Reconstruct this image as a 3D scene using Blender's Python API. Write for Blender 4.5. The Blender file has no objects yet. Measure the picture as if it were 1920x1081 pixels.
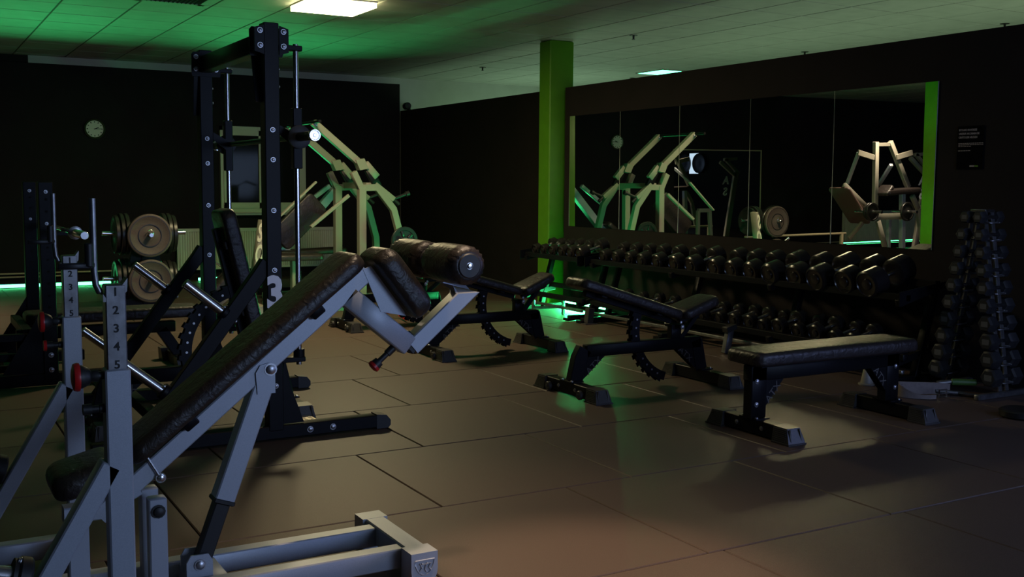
import bpy, bmesh, math, random
import numpy as np
from mathutils import Vector, Matrix, Euler
random.seed(7)
V = Vector
PI = math.pi
COL = bpy.context.scene.collection

# ------------------------------------------------------------------ camera
H = 1.375; F = 1998.6; CX, CY = 960.0, 540.5
yaw, pitch, roll = -0.5219, 0.09625, 0.00765
_f = np.array([math.cos(pitch)*math.cos(yaw), math.cos(pitch)*math.sin(yaw), -math.sin(pitch)])
_r = np.array([math.sin(yaw), -math.cos(yaw), 0.0]); _u = np.cross(_r, _f)
R2 = math.cos(roll)*_r + math.sin(roll)*_u
U2 = -math.sin(roll)*_r + math.cos(roll)*_u
cd = bpy.data.cameras.new('camera'); cam = bpy.data.objects.new('camera', cd); COL.objects.link(cam)
cd.sensor_width = 36.0; cd.lens = F/1920*36; cd.clip_start = 0.05; cd.clip_end = 100
m = Matrix(((R2[0], U2[0], -_f[0], 0), (R2[1], U2[1], -_f[1], 0), (R2[2], U2[2], -_f[2], H), (0, 0, 0, 1)))
cam.matrix_world = m
bpy.context.scene.camera = cam
YW = -6.66      # face of the mirror wall
XB = 15.42      # back wall
ZC = 3.02       # ceiling

def at(px, py, ax, v):
    """point of the real plane ax = v that lies behind a measured image point"""
    d = R2*((px-CX)/F) - U2*((py-CY)/F) + _f
    i = 'xyz'.index(ax); c = np.array([0, 0, H]); t = (v-c[i])/d[i]
    return V(c + d*t)
def refl(px, py, x):
    p = at(px, py, 'x', x); p.y = 2*YW - p.y; p.z -= .095
    return p

# ------------------------------------------------------------------ materials
def mat(name, col, rough=0.5, metal=0.0, noise=None, bump=None, emit=None, estr=0, spec=None, coat=0):
    m = bpy.data.materials.new(name); m.use_nodes = True
    nt = m.node_tree; b = nt.nodes['Principled BSDF']
    b.inputs['Base Color'].default_value = (*col, 1); b.inputs['Roughness'].default_value = rough
    b.inputs['Metallic'].default_value = metal
    if spec is not None: b.inputs['Specular IOR Level'].default_value = spec
    if coat: b.inputs['Coat Weight'].default_value = coat; b.inputs['Coat Roughness'].default_value = 0.2
    if emit: b.inputs['Emission Color'].default_value = (*emit, 1); b.inputs['Emission Strength'].default_value = estr
    tc = None
    if noise or bump: tc = nt.nodes.new('ShaderNodeTexCoord')
    if noise:       # (scale, colour2, contrast low, high)
        n = nt.nodes.new('ShaderNodeTexNoise'); n.inputs['Scale'].default_value = noise[0]; n.inputs['Detail'].default_value = 6
        nt.links.new(tc.outputs['Object'], n.inputs['Vector'])
        r = nt.nodes.new('ShaderNodeValToRGB'); r.color_ramp.elements[0].position = noise[2]; r.color_ramp.elements[1].position = noise[3]
        r.color_ramp.elements[0].color = (*col, 1); r.color_ramp.elements[1].color = (*noise[1], 1)
        nt.links.new(n.outputs['Fac'], r.inputs['Fac']); nt.links.new(r.outputs['Color'], b.inputs['Base Color'])
    if bump:        # (scale, strength, distance[, kind])
        if len(bump) > 3 and bump[3] == 'v':
            n = nt.nodes.new('ShaderNodeTexVoronoi'); n.feature = 'DISTANCE_TO_EDGE'; o = n.outputs['Distance']
        else:
            n = nt.nodes.new('ShaderNodeTexNoise'); n.inputs['Detail'].default_value = 5; n.inputs['Distortion'].default_value = 0.6; o = n.outputs['Fac']
        n.inputs['Scale'].default_value = bump[0]
        nt.links.new(tc.outputs['Object'], n.inputs['Vector'])
        bp = nt.nodes.new('ShaderNodeBump'); bp.inputs['Strength'].default_value = bump[1]; bp.inputs['Distance'].default_value = bump[2]
        nt.links.new(o, bp.inputs['Height']); nt.links.new(bp.outputs['Normal'], b.inputs['Normal'])
    return m

M = {}
M['floor'] = mat('rubber_floor', (0.062, 0.041, 0.031), 0.52, 0, (420, (0.14, 0.096, 0.074), 0.42, 0.78), (300, 0.35, 0.002), spec=0.35)
M['gap'] = mat('dark_gap', (0.008, 0.007, 0.006), 0.9)
M['ceil'] = mat('ceiling_tile', (0.42, 0.42, 0.39), 0.55, 0, (5, (0.36, 0.36, 0.335), 0.3, 0.7), (250, 0.15, 0.002), spec=0.25)
M['ceilgap'] = mat('ceiling_grid', (0.07, 0.07, 0.065), 0.7)
M['wall'] = mat('black_wall', (0.014, 0.0115, 0.011), 0.8, 0, (3, (0.018, 0.0145, 0.014), 0.3, 0.7), (60, 0.2, 0.003), spec=0.15)
M['wallw'] = mat('white_wall', (0.5, 0.5, 0.47), 0.8, 0, (4, (0.45, 0.45, 0.42), 0.3, 0.7))
M['green'] = mat('green_paint', (0.085, 0.27, 0.004), 0.55, 0, (9, (0.075, 0.24, 0.004), 0.3, 0.7), (80, 0.15, 0.002))
M['mirror'] = mat('mirror_glass', (0.80, 0.82, 0.80), 0.0, 1.0)
M['mirroredge'] = mat('mirror_edge', (0.45, 0.5, 0.45), 0.3, 0.3)
M['silver'] = mat('silver_paint', (0.44, 0.47, 0.52), 0.45, 0.25, (500, (0.37, 0.40, 0.45), 0.35, 0.7), (600, 0.12, 0.001))
M['white'] = mat('white_frame_paint', (0.27, 0.255, 0.205), 0.5, 0, (400, (0.24, 0.225, 0.18), 0.35, 0.7))
M['steel'] = mat('worn_steel', (0.30, 0.30, 0.31), 0.38, 0.9, (22, (0.16, 0.155, 0.155), 0.35, 0.75), (60, 0.1, 0.002))
M['chrome'] = mat('chrome', (0.66, 0.66, 0.68), 0.22, 1.0)
M['boltm'] = mat('bolt_steel', (0.42, 0.42, 0.44), 0.36, 1.0)
M['black'] = mat('black_powder_coat', (0.005, 0.005, 0.0065), 0.42, 0, (300, (0.008, 0.008, 0.010), 0.4, 0.7), (350, 0.15, 0.001), spec=0.15)
M['plastic'] = mat('black_plastic', (0.014, 0.014, 0.014), 0.5, 0, None, (120, 0.1, 0.001))
M['rubber'] = mat('grey_rubber_cap', (0.035, 0.033, 0.033), 0.42, 0, (150, (0.05, 0.048, 0.047), 0.4, 0.7))
M['vinyl'] = mat('black_vinyl', (0.020, 0.015, 0.014), 0.42, 0, None, (26, 0.5, 0.012))
M['vinylb'] = mat('brown_black_vinyl', (0.018, 0.012, 0.011), 0.42, 0, (14, (0.026, 0.020, 0.012), 0.35, 0.7), (34, 0.5, 0.01))
M['plate'] = mat('grey_iron_plate', (0.092, 0.066, 0.058), 0.6, 0.0, (60, (0.075, 0.053, 0.047), 0.4, 0.7))
M['platedark'] = mat('dark_iron_plate', (0.02, 0.019, 0.018), 0.35, 0.2)
M['dumb'] = mat('black_rubber_dumbbell', (0.014, 0.012, 0.012), 0.27, 0, None, (90, 0.06, 0.001))
M['hex'] = mat('black_rubber_hex', (0.02, 0.02, 0.022), 0.4)
M['tag'] = mat('pale_weight_tag', (0.10, 0.10, 0.10), 0.5)
M['red'] = mat('red_plastic', (0.55, 0.015, 0.015), 0.35)
M['cyan'] = mat('cyan_plastic', (0.02, 0.35, 0.5), 0.4)
M['ink'] = mat('black_ink', (0.004, 0.004, 0.004), 0.6)
M['paper'] = mat('pale_sticker', (0.92, 0.94, 0.98), 0.5)
M['check'] = mat('checker_plate', (0.50, 0.45, 0.36), 0.42, 0.5, (30, (0.40, 0.36, 0.30), 0.4, 0.7))
M['rad'] = mat('radiator_enamel', (0.62, 0.62, 0.48), 0.5)
M['frame'] = mat('window_frame_pvc', (0.58, 0.60, 0.42), 0.45)
M['glass'] = mat('dark_window_glass', (0.012, 0.012, 0.012), 0.06, 0, spec=0.04)
M['belt'] = mat('grey_leather', (0.20, 0.165, 0.15), 0.7, 0, (40, (0.16, 0.13, 0.12), 0.4, 0.7), (90, 0.3, 0.003))
M['sign'] = mat('sign_board', (0.003, 0.003, 0.003), 0.9, spec=.05)
M['signtext'] = mat('sign_lettering', (0.42, 0.36, 0.33), 0.6)
M['atx'] = mat('grey_lettering', (0.09, 0.083, 0.077), 0.6)
M['clockface'] = mat('clock_face', (0.60, 0.60, 0.47), 0.5)
M['clockrim'] = mat('clock_rim', (0.05, 0.07, 0.03), 0.3, 0.4)
M['ledg'] = mat('green_led', (0.05, 0.3, 0.1), 0.5, emit=(0.10, 1.0, 0.30), estr=32)
M['ledsoft'] = mat('green_led_diffuser', (0.05, 0.3, 0.1), 0.5, emit=(0.08, 1.0, 0.33), estr=9)
M['lamp'] = mat('warm_lamp_diffuser', (0.9, 0.85, 0.6), 0.5, emit=(1.0, 0.90, 0.45), estr=14)
M['lampg'] = mat('green_lamp_diffuser', (0.2, 0.9, 0.5), 0.5, emit=(0.10, 1.0, 0.42), estr=7)
M['day'] = mat('dusk_window_glow', (0.5, 0.6, 0.8), 0.5, emit=(0.55, 0.72, 1.0), estr=0.35)
M['day3'] = mat('bright_window_glow', (0.5, 0.6, 0.8), 0.5, emit=(0.62, 0.78, 1.0), estr=1.3)
M['grip'] = mat('dark_green_rubber', (0.05, 0.12, 0.02), 0.5)
M['brown'] = mat('brown_board', (0.11, 0.065, 0.055), 0.6)
M['pipe'] = mat('painted_pipe', (0.42, 0.36, 0.22), 0.4)
M['wood'] = mat('orange_wood', (0.30, 0.12, 0.04), 0.5)

# ------------------------------------------------------------------ mesh helpers
def frame_of(d, up=None):
    d = V(d).normalized()
    up = V(up) if up is not None else V((0, 0, 1))
    if abs(d.dot(up.normalized())) > 0.99: up = V((1, 0, 0)) if abs(d.x) < 0.9 else V((0, 1, 0))
    s = d.cross(up).normalized(); u = s.cross(d).normalized()
    return s, u, d

class MB:
    def __init__(s): s.v = []; s.f = []; s.sm = []
    def add(s, vs, fs, smooth=False):
        o = len(s.v); s.v += [tuple(x) for x in vs]
        for f in fs: s.f.append([i+o for i in f]); s.sm.append(smooth)
        return s
    def loft(s, rings, smooth=True, cap=True, closed=True):
        n = len(rings[0]); vs = [p for r in rings for p in r]; fs = []
        for k in range(len(rings)-1):
            for i in range(n if closed else n-1):
                j = (i+1) % n
                fs.append([k*n+i, k*n+j, (k+1)*n+j, (k+1)*n+i])
        s.add(vs, fs, smooth)
        if cap:
            o = len(s.v)-len(vs)
            s.f.append([o+i for i in range(n)][::-1]); s.sm.append(False)
            s.f.append([o+(len(rings)-1)*n+i for i in range(n)]); s.sm.append(False)
        return s
    def beam(s, a, b, w, h, up=None, ch=0.004):
        """box section tube from a to b: w across, h along up, chamfered edges"""
        a, b = V(a), V(b); sd, u, d = frame_of(b-a, up); c = min(ch, w*0.3, h*0.3)
        pr = [(w/2-c, -h/2), (w/2, -h/2+c), (w/2, h/2-c), (w/2-c, h/2), (-w/2+c, h/2), (-w/2, h/2-c), (-w/2, -h/2+c), (-w/2+c, -h/2)]
        L = (b-a).length; e = min(c, L*0.2)
        def ring(p, k): return [p + sd*(x*k) + u*(y*k) for x, y in pr]
        k = 1-2*c/max(w, h)
        return s.loft([ring(a, k), ring(a+d*e, 1), ring(b-d*e, 1), ring(b, k)], smooth=False)
    def poly(s, pts, w, h, up=None, ch=0.004):
        """mitred box section beam through several points"""
        pts = [V(p) for p in pts]; up = V(up) if up is not None else V((0, 0, 1)); rings = []
        c = min(ch, w*0.3, h*0.3)
        pr = [(w/2-c, -h/2), (w/2, -h/2+c), (w/2, h/2-c), (w/2-c, h/2), (-w/2+c, h/2), (-w/2, h/2-c), (-w/2, -h/2+c), (-w/2+c, -h/2)]
        for i, p in enumerate(pts):
            d1 = (p-pts[i-1]).normalized() if i else (pts[1]-p).normalized()
            d2 = (pts[i+1]-p).normalized() if i < len(pts)-1 else d1
            d = (d1+d2).normalized(); sd = d1.cross(up)
            sd = (sd if sd.length > 1e-4 else d.cross(V((1, 0, 0)))).normalized(); u = sd.cross(d).normalized()
            k = 1/max(0.4, d.dot(d1))
            rings.append([p + sd*x + u*(y*k) for x, y in pr])
        return s.loft(rings, smooth=False)
    def cyl(s, a, b, r, r2=None, n=20, ch=0.0):
        a, b = V(a), V(b); sd, u, d = frame_of(b-a); r2 = r if r2 is None else r2
        def ring(p, q): return [p + sd*(math.cos(2*PI*i/n)*q) + u*(math.sin(2*PI*i/n)*q) for i in range(n)]
        if ch: return s.loft([ring(a, r-ch), ring(a+d*ch, r), ring(b-d*ch, r2), ring(b, r2-ch)])
        return s.loft([ring(a, r), ring(b, r2)])
    def lathe(s, c, axis, prof, n=28, smooth=True, cap=True):
        """prof = [(t along axis, radius)]"""
        c = V(c); sd, u, d = frame_of(axis)
        rings = [[c + d*t + sd*(math.cos(2*PI*i/n)*max(r, 1e-4)) + u*(math.sin(2*PI*i/n)*max(r, 1e-4)) for i in range(n)] for t, r in prof]
        return s.loft(rings, smooth=smooth, cap=cap)
    def tube(s, pts, r, n=12, closed=False):
        pts = [V(p) for p in pts]; rings = []; N = len(pts)
        prev = None
        for i, p in enumerate(pts):
            if closed: d = pts[(i+1) % N]-pts[i-1]
            else: d = (pts[min(i+1, N-1)]-pts[max(i-1, 0)])
            d.normalize()
            if prev is None: sd, u, _ = frame_of(d)
            else:
                sd = (prev - d*prev.dot(d)).normalized(); u = d.cross(sd)
            prev = sd
            rings.append([p + sd*(math.cos(2*PI*k/n)*r) + u*(math.sin(2*PI*k/n)*r) for k in range(n)])
        if closed: rings.append(rings[0]); return s.loft(rings, cap=False)
        return s.loft(rings)
    def prism(s, pts, off):
        """polygon pts extruded by the vector off"""
        pts = [V(p) for p in pts]; off = V(off); n = len(pts)
        vs = pts + [p+off for p in pts]
        fs = [list(range(n))[::-1], [n+i for i in range(n)]] + [[i, (i+1) % n, n+(i+1) % n, n+i] for i in range(n)]
        return s.add(vs, fs)
    def box(s, lo, hi):
        x0, y0, z0 = lo; x1, y1, z1 = hi
        return s.prism([(x0, y0, z0), (x1, y0, z0), (x1, y1, z0), (x0, y1, z0)], (0, 0, z1-z0))
    def pad(s, a, b, w, th, up, r=0.028, taper=0.0, crown=0.008):
        """upholstered cushion: a->b runs along the middle of its underside, width w, thickness th along up"""
        a, b = V(a), V(b); sd, u, d = frame_of(b-a, up); L = (b-a).length; hx, hy = L/2, w/2
        r = min(r, th*.48); rc = min(.055, hy*.5); r2 = min(r*.6, th*.3); prof = []
        for k in range(4): q = PI/2*k/3; prof.append((r2*(1-math.sin(q)), r2*(1-math.cos(q))))
        for k in range(6): q = PI/2*k/5; prof.append((r*(1-math.cos(q)), th-r+r*math.sin(q)))
        for f in (.35, .7, .93): prof.append((r+(hy-r)*f, th))
        rings = []
        for dl, z in [(hy*.8, 0)] + prof:
            ex, ey = hx-dl, max(hy-dl, .004); c = min(max(rc-dl, .004), ey); ring = []
            for cx, cy, a0 in ((1, 1, 0), (-1, 1, 90), (-1, -1, 180), (1, -1, 270)):
                px, py = cx*(ex-c), cy*(ey-c)
                for k in range(6):
                    q = math.radians(a0+18*k); ring.append((px+c*math.cos(q), py+c*math.sin(q)))
                nx, ny = ((-1, 1), (-1, -1), (1, -1), (1, 1))[(0, 90, 180, 270).index(a0)]
                ex2, ey2 = nx*(ex-c), ny*(ey-c)
                l0, l1 = ring[-1], (ex2+(c*math.cos(math.radians(a0+90))), ey2+(c*math.sin(math.radians(a0+90))))
                for k in range(1, 8): ring.append((l0[0]+(l1[0]-l0[0])*k/8, l0[1]+(l1[1]-l0[1])*k/8))
            pts = []
            for x, y in ring:
                tp = 1-taper*(x/L+.5); bul = crown*max(0, 1-(y/hy)**2)*max(0, 1-(x/hx)**4) if z > th*.6 else 0
                pts.append(a + d*(x+hx) + sd*(y*tp) + u*(z+bul))
            rings.append(pts)
        return s.loft(rings)
    def bolt(s, p, nrm, r=0.012):
        return s.lathe(p, nrm, [(0, r*1.35), (r*0.25, r*1.35), (r*0.25, r), (r*0.7, r*0.95), (r*0.9, r*0.55)], n=12, smooth=False)
    def build(s, name, material, parent=None):
        me = bpy.data.meshes.new(name); off = V((0, 0, 0)); p = parent
        while p is not None: off += p.location; p = p.parent
        me.from_pydata([V(v)-off for v in s.v], [], s.f); me.update()
        bm = bmesh.new(); bm.from_mesh(me); bmesh.ops.recalc_face_normals(bm, faces=bm.faces); bm.to_mesh(me); bm.free()
        if len(me.polygons) == len(s.sm): me.polygons.foreach_set('use_smooth', s.sm)
        try: me.set_sharp_from_angle(angle=math.radians(42))
        except Exception: pass
        me.materials.append(M[material] if isinstance(material, str) else material)
        o = bpy.data.objects.new(name, me); COL.objects.link(o)
        if parent is not None: o.parent = parent
        return o

def bolts(parent, items, name='bolt', m='boltm'):
    for p, nrm, r in items: MB().bolt(p, nrm, r).build(name, m, parent)
def split_build(mb, name, m, parent):
    """every separate shell of mb becomes an object of its own"""
    n = len(mb.v); par = list(range(n))
    def find(i):
        while par[i] != i: par[i] = par[par[i]]; i = par[i]
        return i
    for f in mb.f:
        for k in f[1:]: par[find(k)] = find(f[0])
    comp = {}
    for fi, f in enumerate(mb.f): comp.setdefault(find(f[0]), []).append(fi)
    out = []
    for fl_ in comp.values():
        q = MB(); idx = {}
        for fi in fl_:
            g = []
            for v in mb.f[fi]:
                if v not in idx: idx[v] = len(q.v); q.v.append(mb.v[v])
                g.append(idx[v])
            q.f.append(g); q.sm.append(mb.sm[fi])
        out.append(q.build(name, m, parent))
    return out
def beams(parent, name, m, items):
    for it in items: MB().beam(*it).build(name, m, parent)
def tag(o, label, cat, group=None):
    o['label'] = label; o['category'] = cat
    if group: o['group'] = group
    return o
def thing(name, loc, label, cat, group=None):
    o = bpy.data.objects.new(name, None); COL.objects.link(o); o.location = V(loc); o.empty_display_size = 0.1
    return tag(o, label, cat, group)
def struct(o): o['kind'] = 'structure'; return o
def copy_tree(o, parent=None):
    c = o.copy(); COL.objects.link(c)
    if parent is not None: c.parent = parent
    for ch in list(o.children): copy_tree(ch, c)
    return c
def text(body, origin, right, up, size, name, material, parent=None, depth=0.0012, bold=0.0, align='LEFT', mirror=False, sx=1.0):
    cu = bpy.data.curves.new(name, 'FONT'); cu.body = body; cu.size = size; cu.extrude = depth; cu.offset = bold
    cu.align_x = align; cu.resolution_u = 3
    o = bpy.data.objects.new('tmp', cu); COL.objects.link(o)
    dg = bpy.context.evaluated_depsgraph_get(); me = bpy.data.meshes.new_from_object(o.evaluated_get(dg))
    bpy.data.objects.remove(o); bpy.data.curves.remove(cu)
    r, u = V(right).normalized()*sx, V(up).normalized(); n = r.cross(u).normalized()
    off = V((0, 0, 0)); p = parent
    while p is not None: off += p.location; p = p.parent
    for v in me.vertices: v.co = V(origin) - off + r*v.co.x + u*v.co.y + n*v.co.z
    me.materials.clear(); me.materials.append(M[material])
    ob = bpy.data.objects.new(name, me); COL.objects.link(ob)
    if parent is not None: ob.parent = parent
    return ob
XM, YM = (0, -1, 0), (0, 0, 1)      # lettering on faces that look back down the room

# ------------------------------------------------------------------ room shell
def slabs(x0, x1, y0, y1, rowoff, pitch, gap, z, sgn, th, rowx):
    """tiles of one floor or ceiling: one mesh, every tile with a chamfered edge"""
    mb = MB(); x = rowx; k = 0
    while x < x1:
        if x+pitch > x0:
            o = rowoff(round((x-rowx)/pitch)); y = o + math.floor((y0-o)/pitch)*pitch
            while y < y1:
                a0, a1, b0, b1 = max(x, x0)+gap/2, min(x+pitch, x1)-gap/2, max(y, y0)+gap/2, min(y+pitch, y1)-gap/2
                if a1-a0 > 0.02 and b1-b0 > 0.02:
                    c = 0.004; zz = z + random.uniform(-.0006, .0006)
                    vs = [(a0, b0, z-sgn*th), (a1, b0, z-sgn*th), (a1, b1, z-sgn*th), (a0, b1, z-sgn*th),
                          (a0, b0, zz-sgn*c), (a1, b0, zz-sgn*c), (a1, b1, zz-sgn*c), (a0, b1, zz-sgn*c),
                          (a0+c, b0+c, zz), (a1-c, b0+c, zz), (a1-c, b1-c, zz), (a0+c, b1-c, zz)]
                    fs = [[0, 1, 5, 4], [1, 2, 6, 5], [2, 3, 7, 6], [3, 0, 4, 7], [4, 5, 9, 8], [5, 6, 10, 9], [6, 7, 11, 10], [7, 4, 8, 11], [8, 9, 10, 11]]
                    mb.add(vs, fs)
                y += pitch
        x += pitch
    return mb
offs = {2: -2.674, 3: -2.604, 4: -1.975, 5: -2.355, 6: -2.736, 7: -3.11, 8: -2.5, 9: -2.9}
fo = slabs(-3.6, XB, -10.4, 8.2, lambda k: offs.get(k-4, -2.0-0.37*(k % 5)), 1.0, 0.006, 0.0, 1, 0.012, -3.98)
fl = struct(fo.build('floor', 'floor'))
struct(MB().box((-3.6, -10.4, -0.06), (XB, 8.2, -0.011)).build('floor_underlay', 'gap', fl))
vent_rect = (9.72, 10.345, -2.62, -1.37)
co = slabs(-3.6, 22.0, -11.5, 8.2, lambda k: -6.37, 0.625, 0.014, ZC, -1, 0.012, 9.58-0.625*22)
ce = struct(co.build('ceiling', 'ceil'))
struct(MB().box((-3.6, -11.5, ZC+0.010), (22.0, 8.2, ZC+0.08)).build('ceiling_grid', 'ceilgap', ce))
struct(MB().box((XB, -6.83, 0), (XB+0.2, 8.2, 2.93)).build('wall_back', 'wall'))
struct(MB().box((XB-0.004, -6.83, 2.925), (XB+0.2, -1.55, ZC)).build('trim_1', 'wallw'))
struct(MB().box((XB, -1.55, 2.925), (XB+0.2, 8.2, ZC)).build('trim_2', 'wall'))
struct(MB().box((XB+0.05, -11.5, 0), (XB+0.25, -6.85, ZC)).build('wall_far', 'wallw'))
struct(MB().box((-3.6, YW-0.20, 0), (10.39, YW, 2.49)).build('wall_right', 'wall'))
struct(MB().box((10.39, -7.05, 0), (XB, -6.84, 2.515)).build('wall_partition', 'wall'))
struct(MB().box((-3.8, 8.0, 0), (XB+.2, 8.2, ZC)).build('wall_left', 'wall'))
struct(MB().box((-3.8, -11.5, 0), (-3.6, 8.2, ZC)).build('wall_behind', 'wall'))
struct(MB().box((-3.6, -11.7, 0), (22, -11.5, ZC)).build('wall_beyond', 'wallw'))
def pillar(x0, y0, label, x1, y1):
    mb = MB(); xm, ym = (x0+x1)/2, (y0+y1)/2
    mb.beam((xm, ym, 0.002), (xm, ym, ZC-.002), abs(y1-y0), abs(x1-x0), (1, 0, 0), 0.012)
    o = tag(mb.build('pillar', 'green'), label, 'pillar')
    return o
pillar(10.42, -6.79, 'bright green square pillar at the end of the mirror wall', 10.66, -6.47)
pillar(10.38, -0.29, 'bright green square pillar reflected at the right end of the wall mirror', 10.62, 0.0)
# little camera on top of the partition
t = thing('security_camera', (XB-.12, -6.92, 2.515), 'small round black camera sitting on the partition corner', 'camera')
p = at(748, 201, 'y', -6.92)
MB().cyl((XB-.14, -6.92, 2.517), (XB-.14, -6.92, 2.55), 0.03).build('base', 'plastic', t)
MB().lathe((XB-.06, -6.90, 2.585), (-1, 0.15, 0), [(0, 0.04), (0.02, 0.055), (0.13, 0.055), (0.15, 0.045), (0.14, 0.02)]).build('housing', 'plastic', t)

# ------------------------------------------------------------------ wall mirrors
tilt = -0.0062
def mirror_panel(x0, x1, k):
    mb = MB(); z0, z1 = 0.92, 2.16; g = 0.0035; yb = YW+0.002; dy = tilt*(z1-z0)
    pts = [(x0+g, yb, z0), (x1-g, yb, z0), (x1-g, yb-dy, z1), (x0+g, yb-dy, z1)]
    lab = ['first', 'second', 'third', 'fourth', 'last'][k] + ' of five mirror panels on the black wall from the green pillar'
    t = thing('mirror_panel', ((x0+x1)/2, YW, z0), lab, 'mirror', 'mirror panels on the black wall')
    MB().prism(pts, (0, 0.004, 0)).build('mirror_glass', 'mirror', t)
    e = MB()
    e.box((x1-g, yb-dy-.001, z0), (x1-g+0.0035, yb+0.0045, z1)); e.box((x0+g-.0035, yb-dy-.001, z0), (x0+g, yb+0.0045, z1))
    split_build(e, 'glass_edge', 'mirroredge', t)
xs = [10.275, 9.295, 8.302, 7.302, 6.312, 5.313]
for k in range(5): mirror_panel(xs[k+1], xs[k], k)
t = thing('back_mirror', (XB-.01, 0, 0.5), 'large mirror on the back wall seen inside the wall mirror', 'mirror')
MB().box((XB-.012, -1.06, 0.34), (XB-.002, 1.02, 1.965)).build('mirror_glass', 'mirror', t)
e = MB(); e.box((XB-.02, -1.08, 1.965), (XB-.002, 1.04, 1.985)); e.box((XB-.02, 1.02, 0.34), (XB-.002, 1.035, 1.965)); e.build('frame', 'pipe', t)

# ------------------------------------------------------------------ clock, sign, window, radiator
def clock():
    c = at(177.5, 241.5, 'x', XB-.03); t = thing('wall_clock', c, 'round white wall clock on the black back wall', 'clock')
    MB().lathe(c+V((.03, 0, 0)), (-1, 0, 0), [(0, .10), (.01, .135), (.035, .135), (.045, .12), (.04, .112), (.03, .112), (.03, 0.0)]).build('rim', 'clockrim', t)
    MB().cyl(c+V((.0, 0, 0)), c+V((-.003, 0, 0)), .112, n=40).build('dial', 'clockface', t)
    mk = MB()
    for i in range(12):
        a = i*PI/6; d = V((0, -math.sin(a), math.cos(a)))
        mk.beam(c+d*.084+V((-.004, 0, 0)), c+d*.102+V((-.004, 0, 0)), .012, .002, (1, 0, 0), .0005)
    mk.build('hour_marks', 'ink', t)
    for nm, ang, L, w in (('hour_hand', 68, .055, .010), ('minute_hand', 88, .088, .007)):
        a = math.radians(ang); d = V((0, -math.sin(a), math.cos(a)))
        MB().beam(c-d*.01+V((-.007, 0, 0)), c+d*L+V((-.007, 0, 0)), w, .002, (1, 0, 0), .0005).build(nm, 'ink', t)
clock()
def sign():
    a = at(1796, 237, 'y', YW+.01); b = at(1841, 317, 'y', YW+.01)
    x1, x0, z1, z0 = a.x, b.x, a.z, b.z; W = x1-x0
    t = thing('notice_board', ((x0+x1)/2, YW, z0), 'small black notice with pale lettering on the wall above the dumbbell tree', 'sign')
    MB().box((x0, YW+.001, z0), (x1, YW+.008, z1)).build('board', 'sign', t)
    Y = YW+.0085; n = 0
    for i, s in enumerate(('BITTE AUCH IM INTERESSE', 'UNSERER NACHBARN DIE', 'GERÄTE LEISE ABLEGEN')):
        sc = W*.9/(len(s)*0.0222*0.62)
        text(s, (x1-W*.05, Y, z1-.035-.026*i), (-1, 0, 0), (0, 0, 1), 0.0205, 'headline_text', 'signtext', t, .0006, .0002, sx=W*.90/(len(s)*0.0137))
    mb = MB(); random.seed(3)
    for i, L in enumerate((.9, .88, .42, 0, 0, .40)):
        x = x1-W*.05; z = z1-.125-.0105*i
        while L and x > x1-W*.05-W*L:
            w = random.uniform(.008, .02); mb.box((x-w, Y, z), (x, Y+.0006, z+.0045)); x -= w+.004
    mb.build('fine_print', 'signtext', t)
    mb = MB(); mb.box((x0+W*.30, Y, z0+.018), (x0+W*.48, Y+.0006, z0+.028)); mb.build('logo_text', 'signtext', t)
    mb = MB(); mb.box((x0+W*.16, Y, z0+.018), (x0+W*.29, Y+.0006, z0+.028)); mb.build('logo_text', 'green', t)
sign()
def window():
    y0, y1, z0, z1 = -5.28, -4.02, 0.98, 2.19; X = XB-.055
    fr = MB(); w = .06; ym = (y0+y1)/2
    fr.box((X, y0-.02, z0-.03), (XB, y1+.02, z0+.04)); fr.box((X, y0, z1-w), (XB, y1, z1)); fr.box((X, y0, z0), (XB, y0+.04, z1)); fr.box((X, y1-.04, z0), (XB, y1, z1))
    t = struct(fr.build('window_1', 'frame'))
    for a, b in ((y0+.04, ym-.004), (ym+.004, y1-.04)):
        s = MB(); x = X-.02
        s.box((x, a, z0+.04), (X+.02, b, z0+.12)); s.box((x, a, z1-.13), (X+.02, b, z1-.055)); s.box((x, a, z0+.04), (X+.02, a+.075, z1-.055)); s.box((x, b-.075, z0+.04), (X+.02, b, z1-.055))
        struct(s.build('window_sash', 'frame', t))
        struct(MB().box((X+.005, a+.07, z0+.11), (X+.012, b-.07, z1-.12)).build('window_pane', 'glass', t))
    h = MB()
    for yy in (ym-.035, ym+.04):
        h.cyl((X-.02, yy, 1.56), (X-.05, yy, 1.56), .012); h.beam((X-.05, yy, 1.57), (X-.05, yy, 1.46), .018, .014, (1, 0, 0))
    struct(h.build('window_handle', 'frame', t))
    struct(MB().box((X-.09, y0-.08, z0-.06), (XB, y1+.08, z0-.032)).build('window_sill', 'wallw', t))
window()
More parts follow.
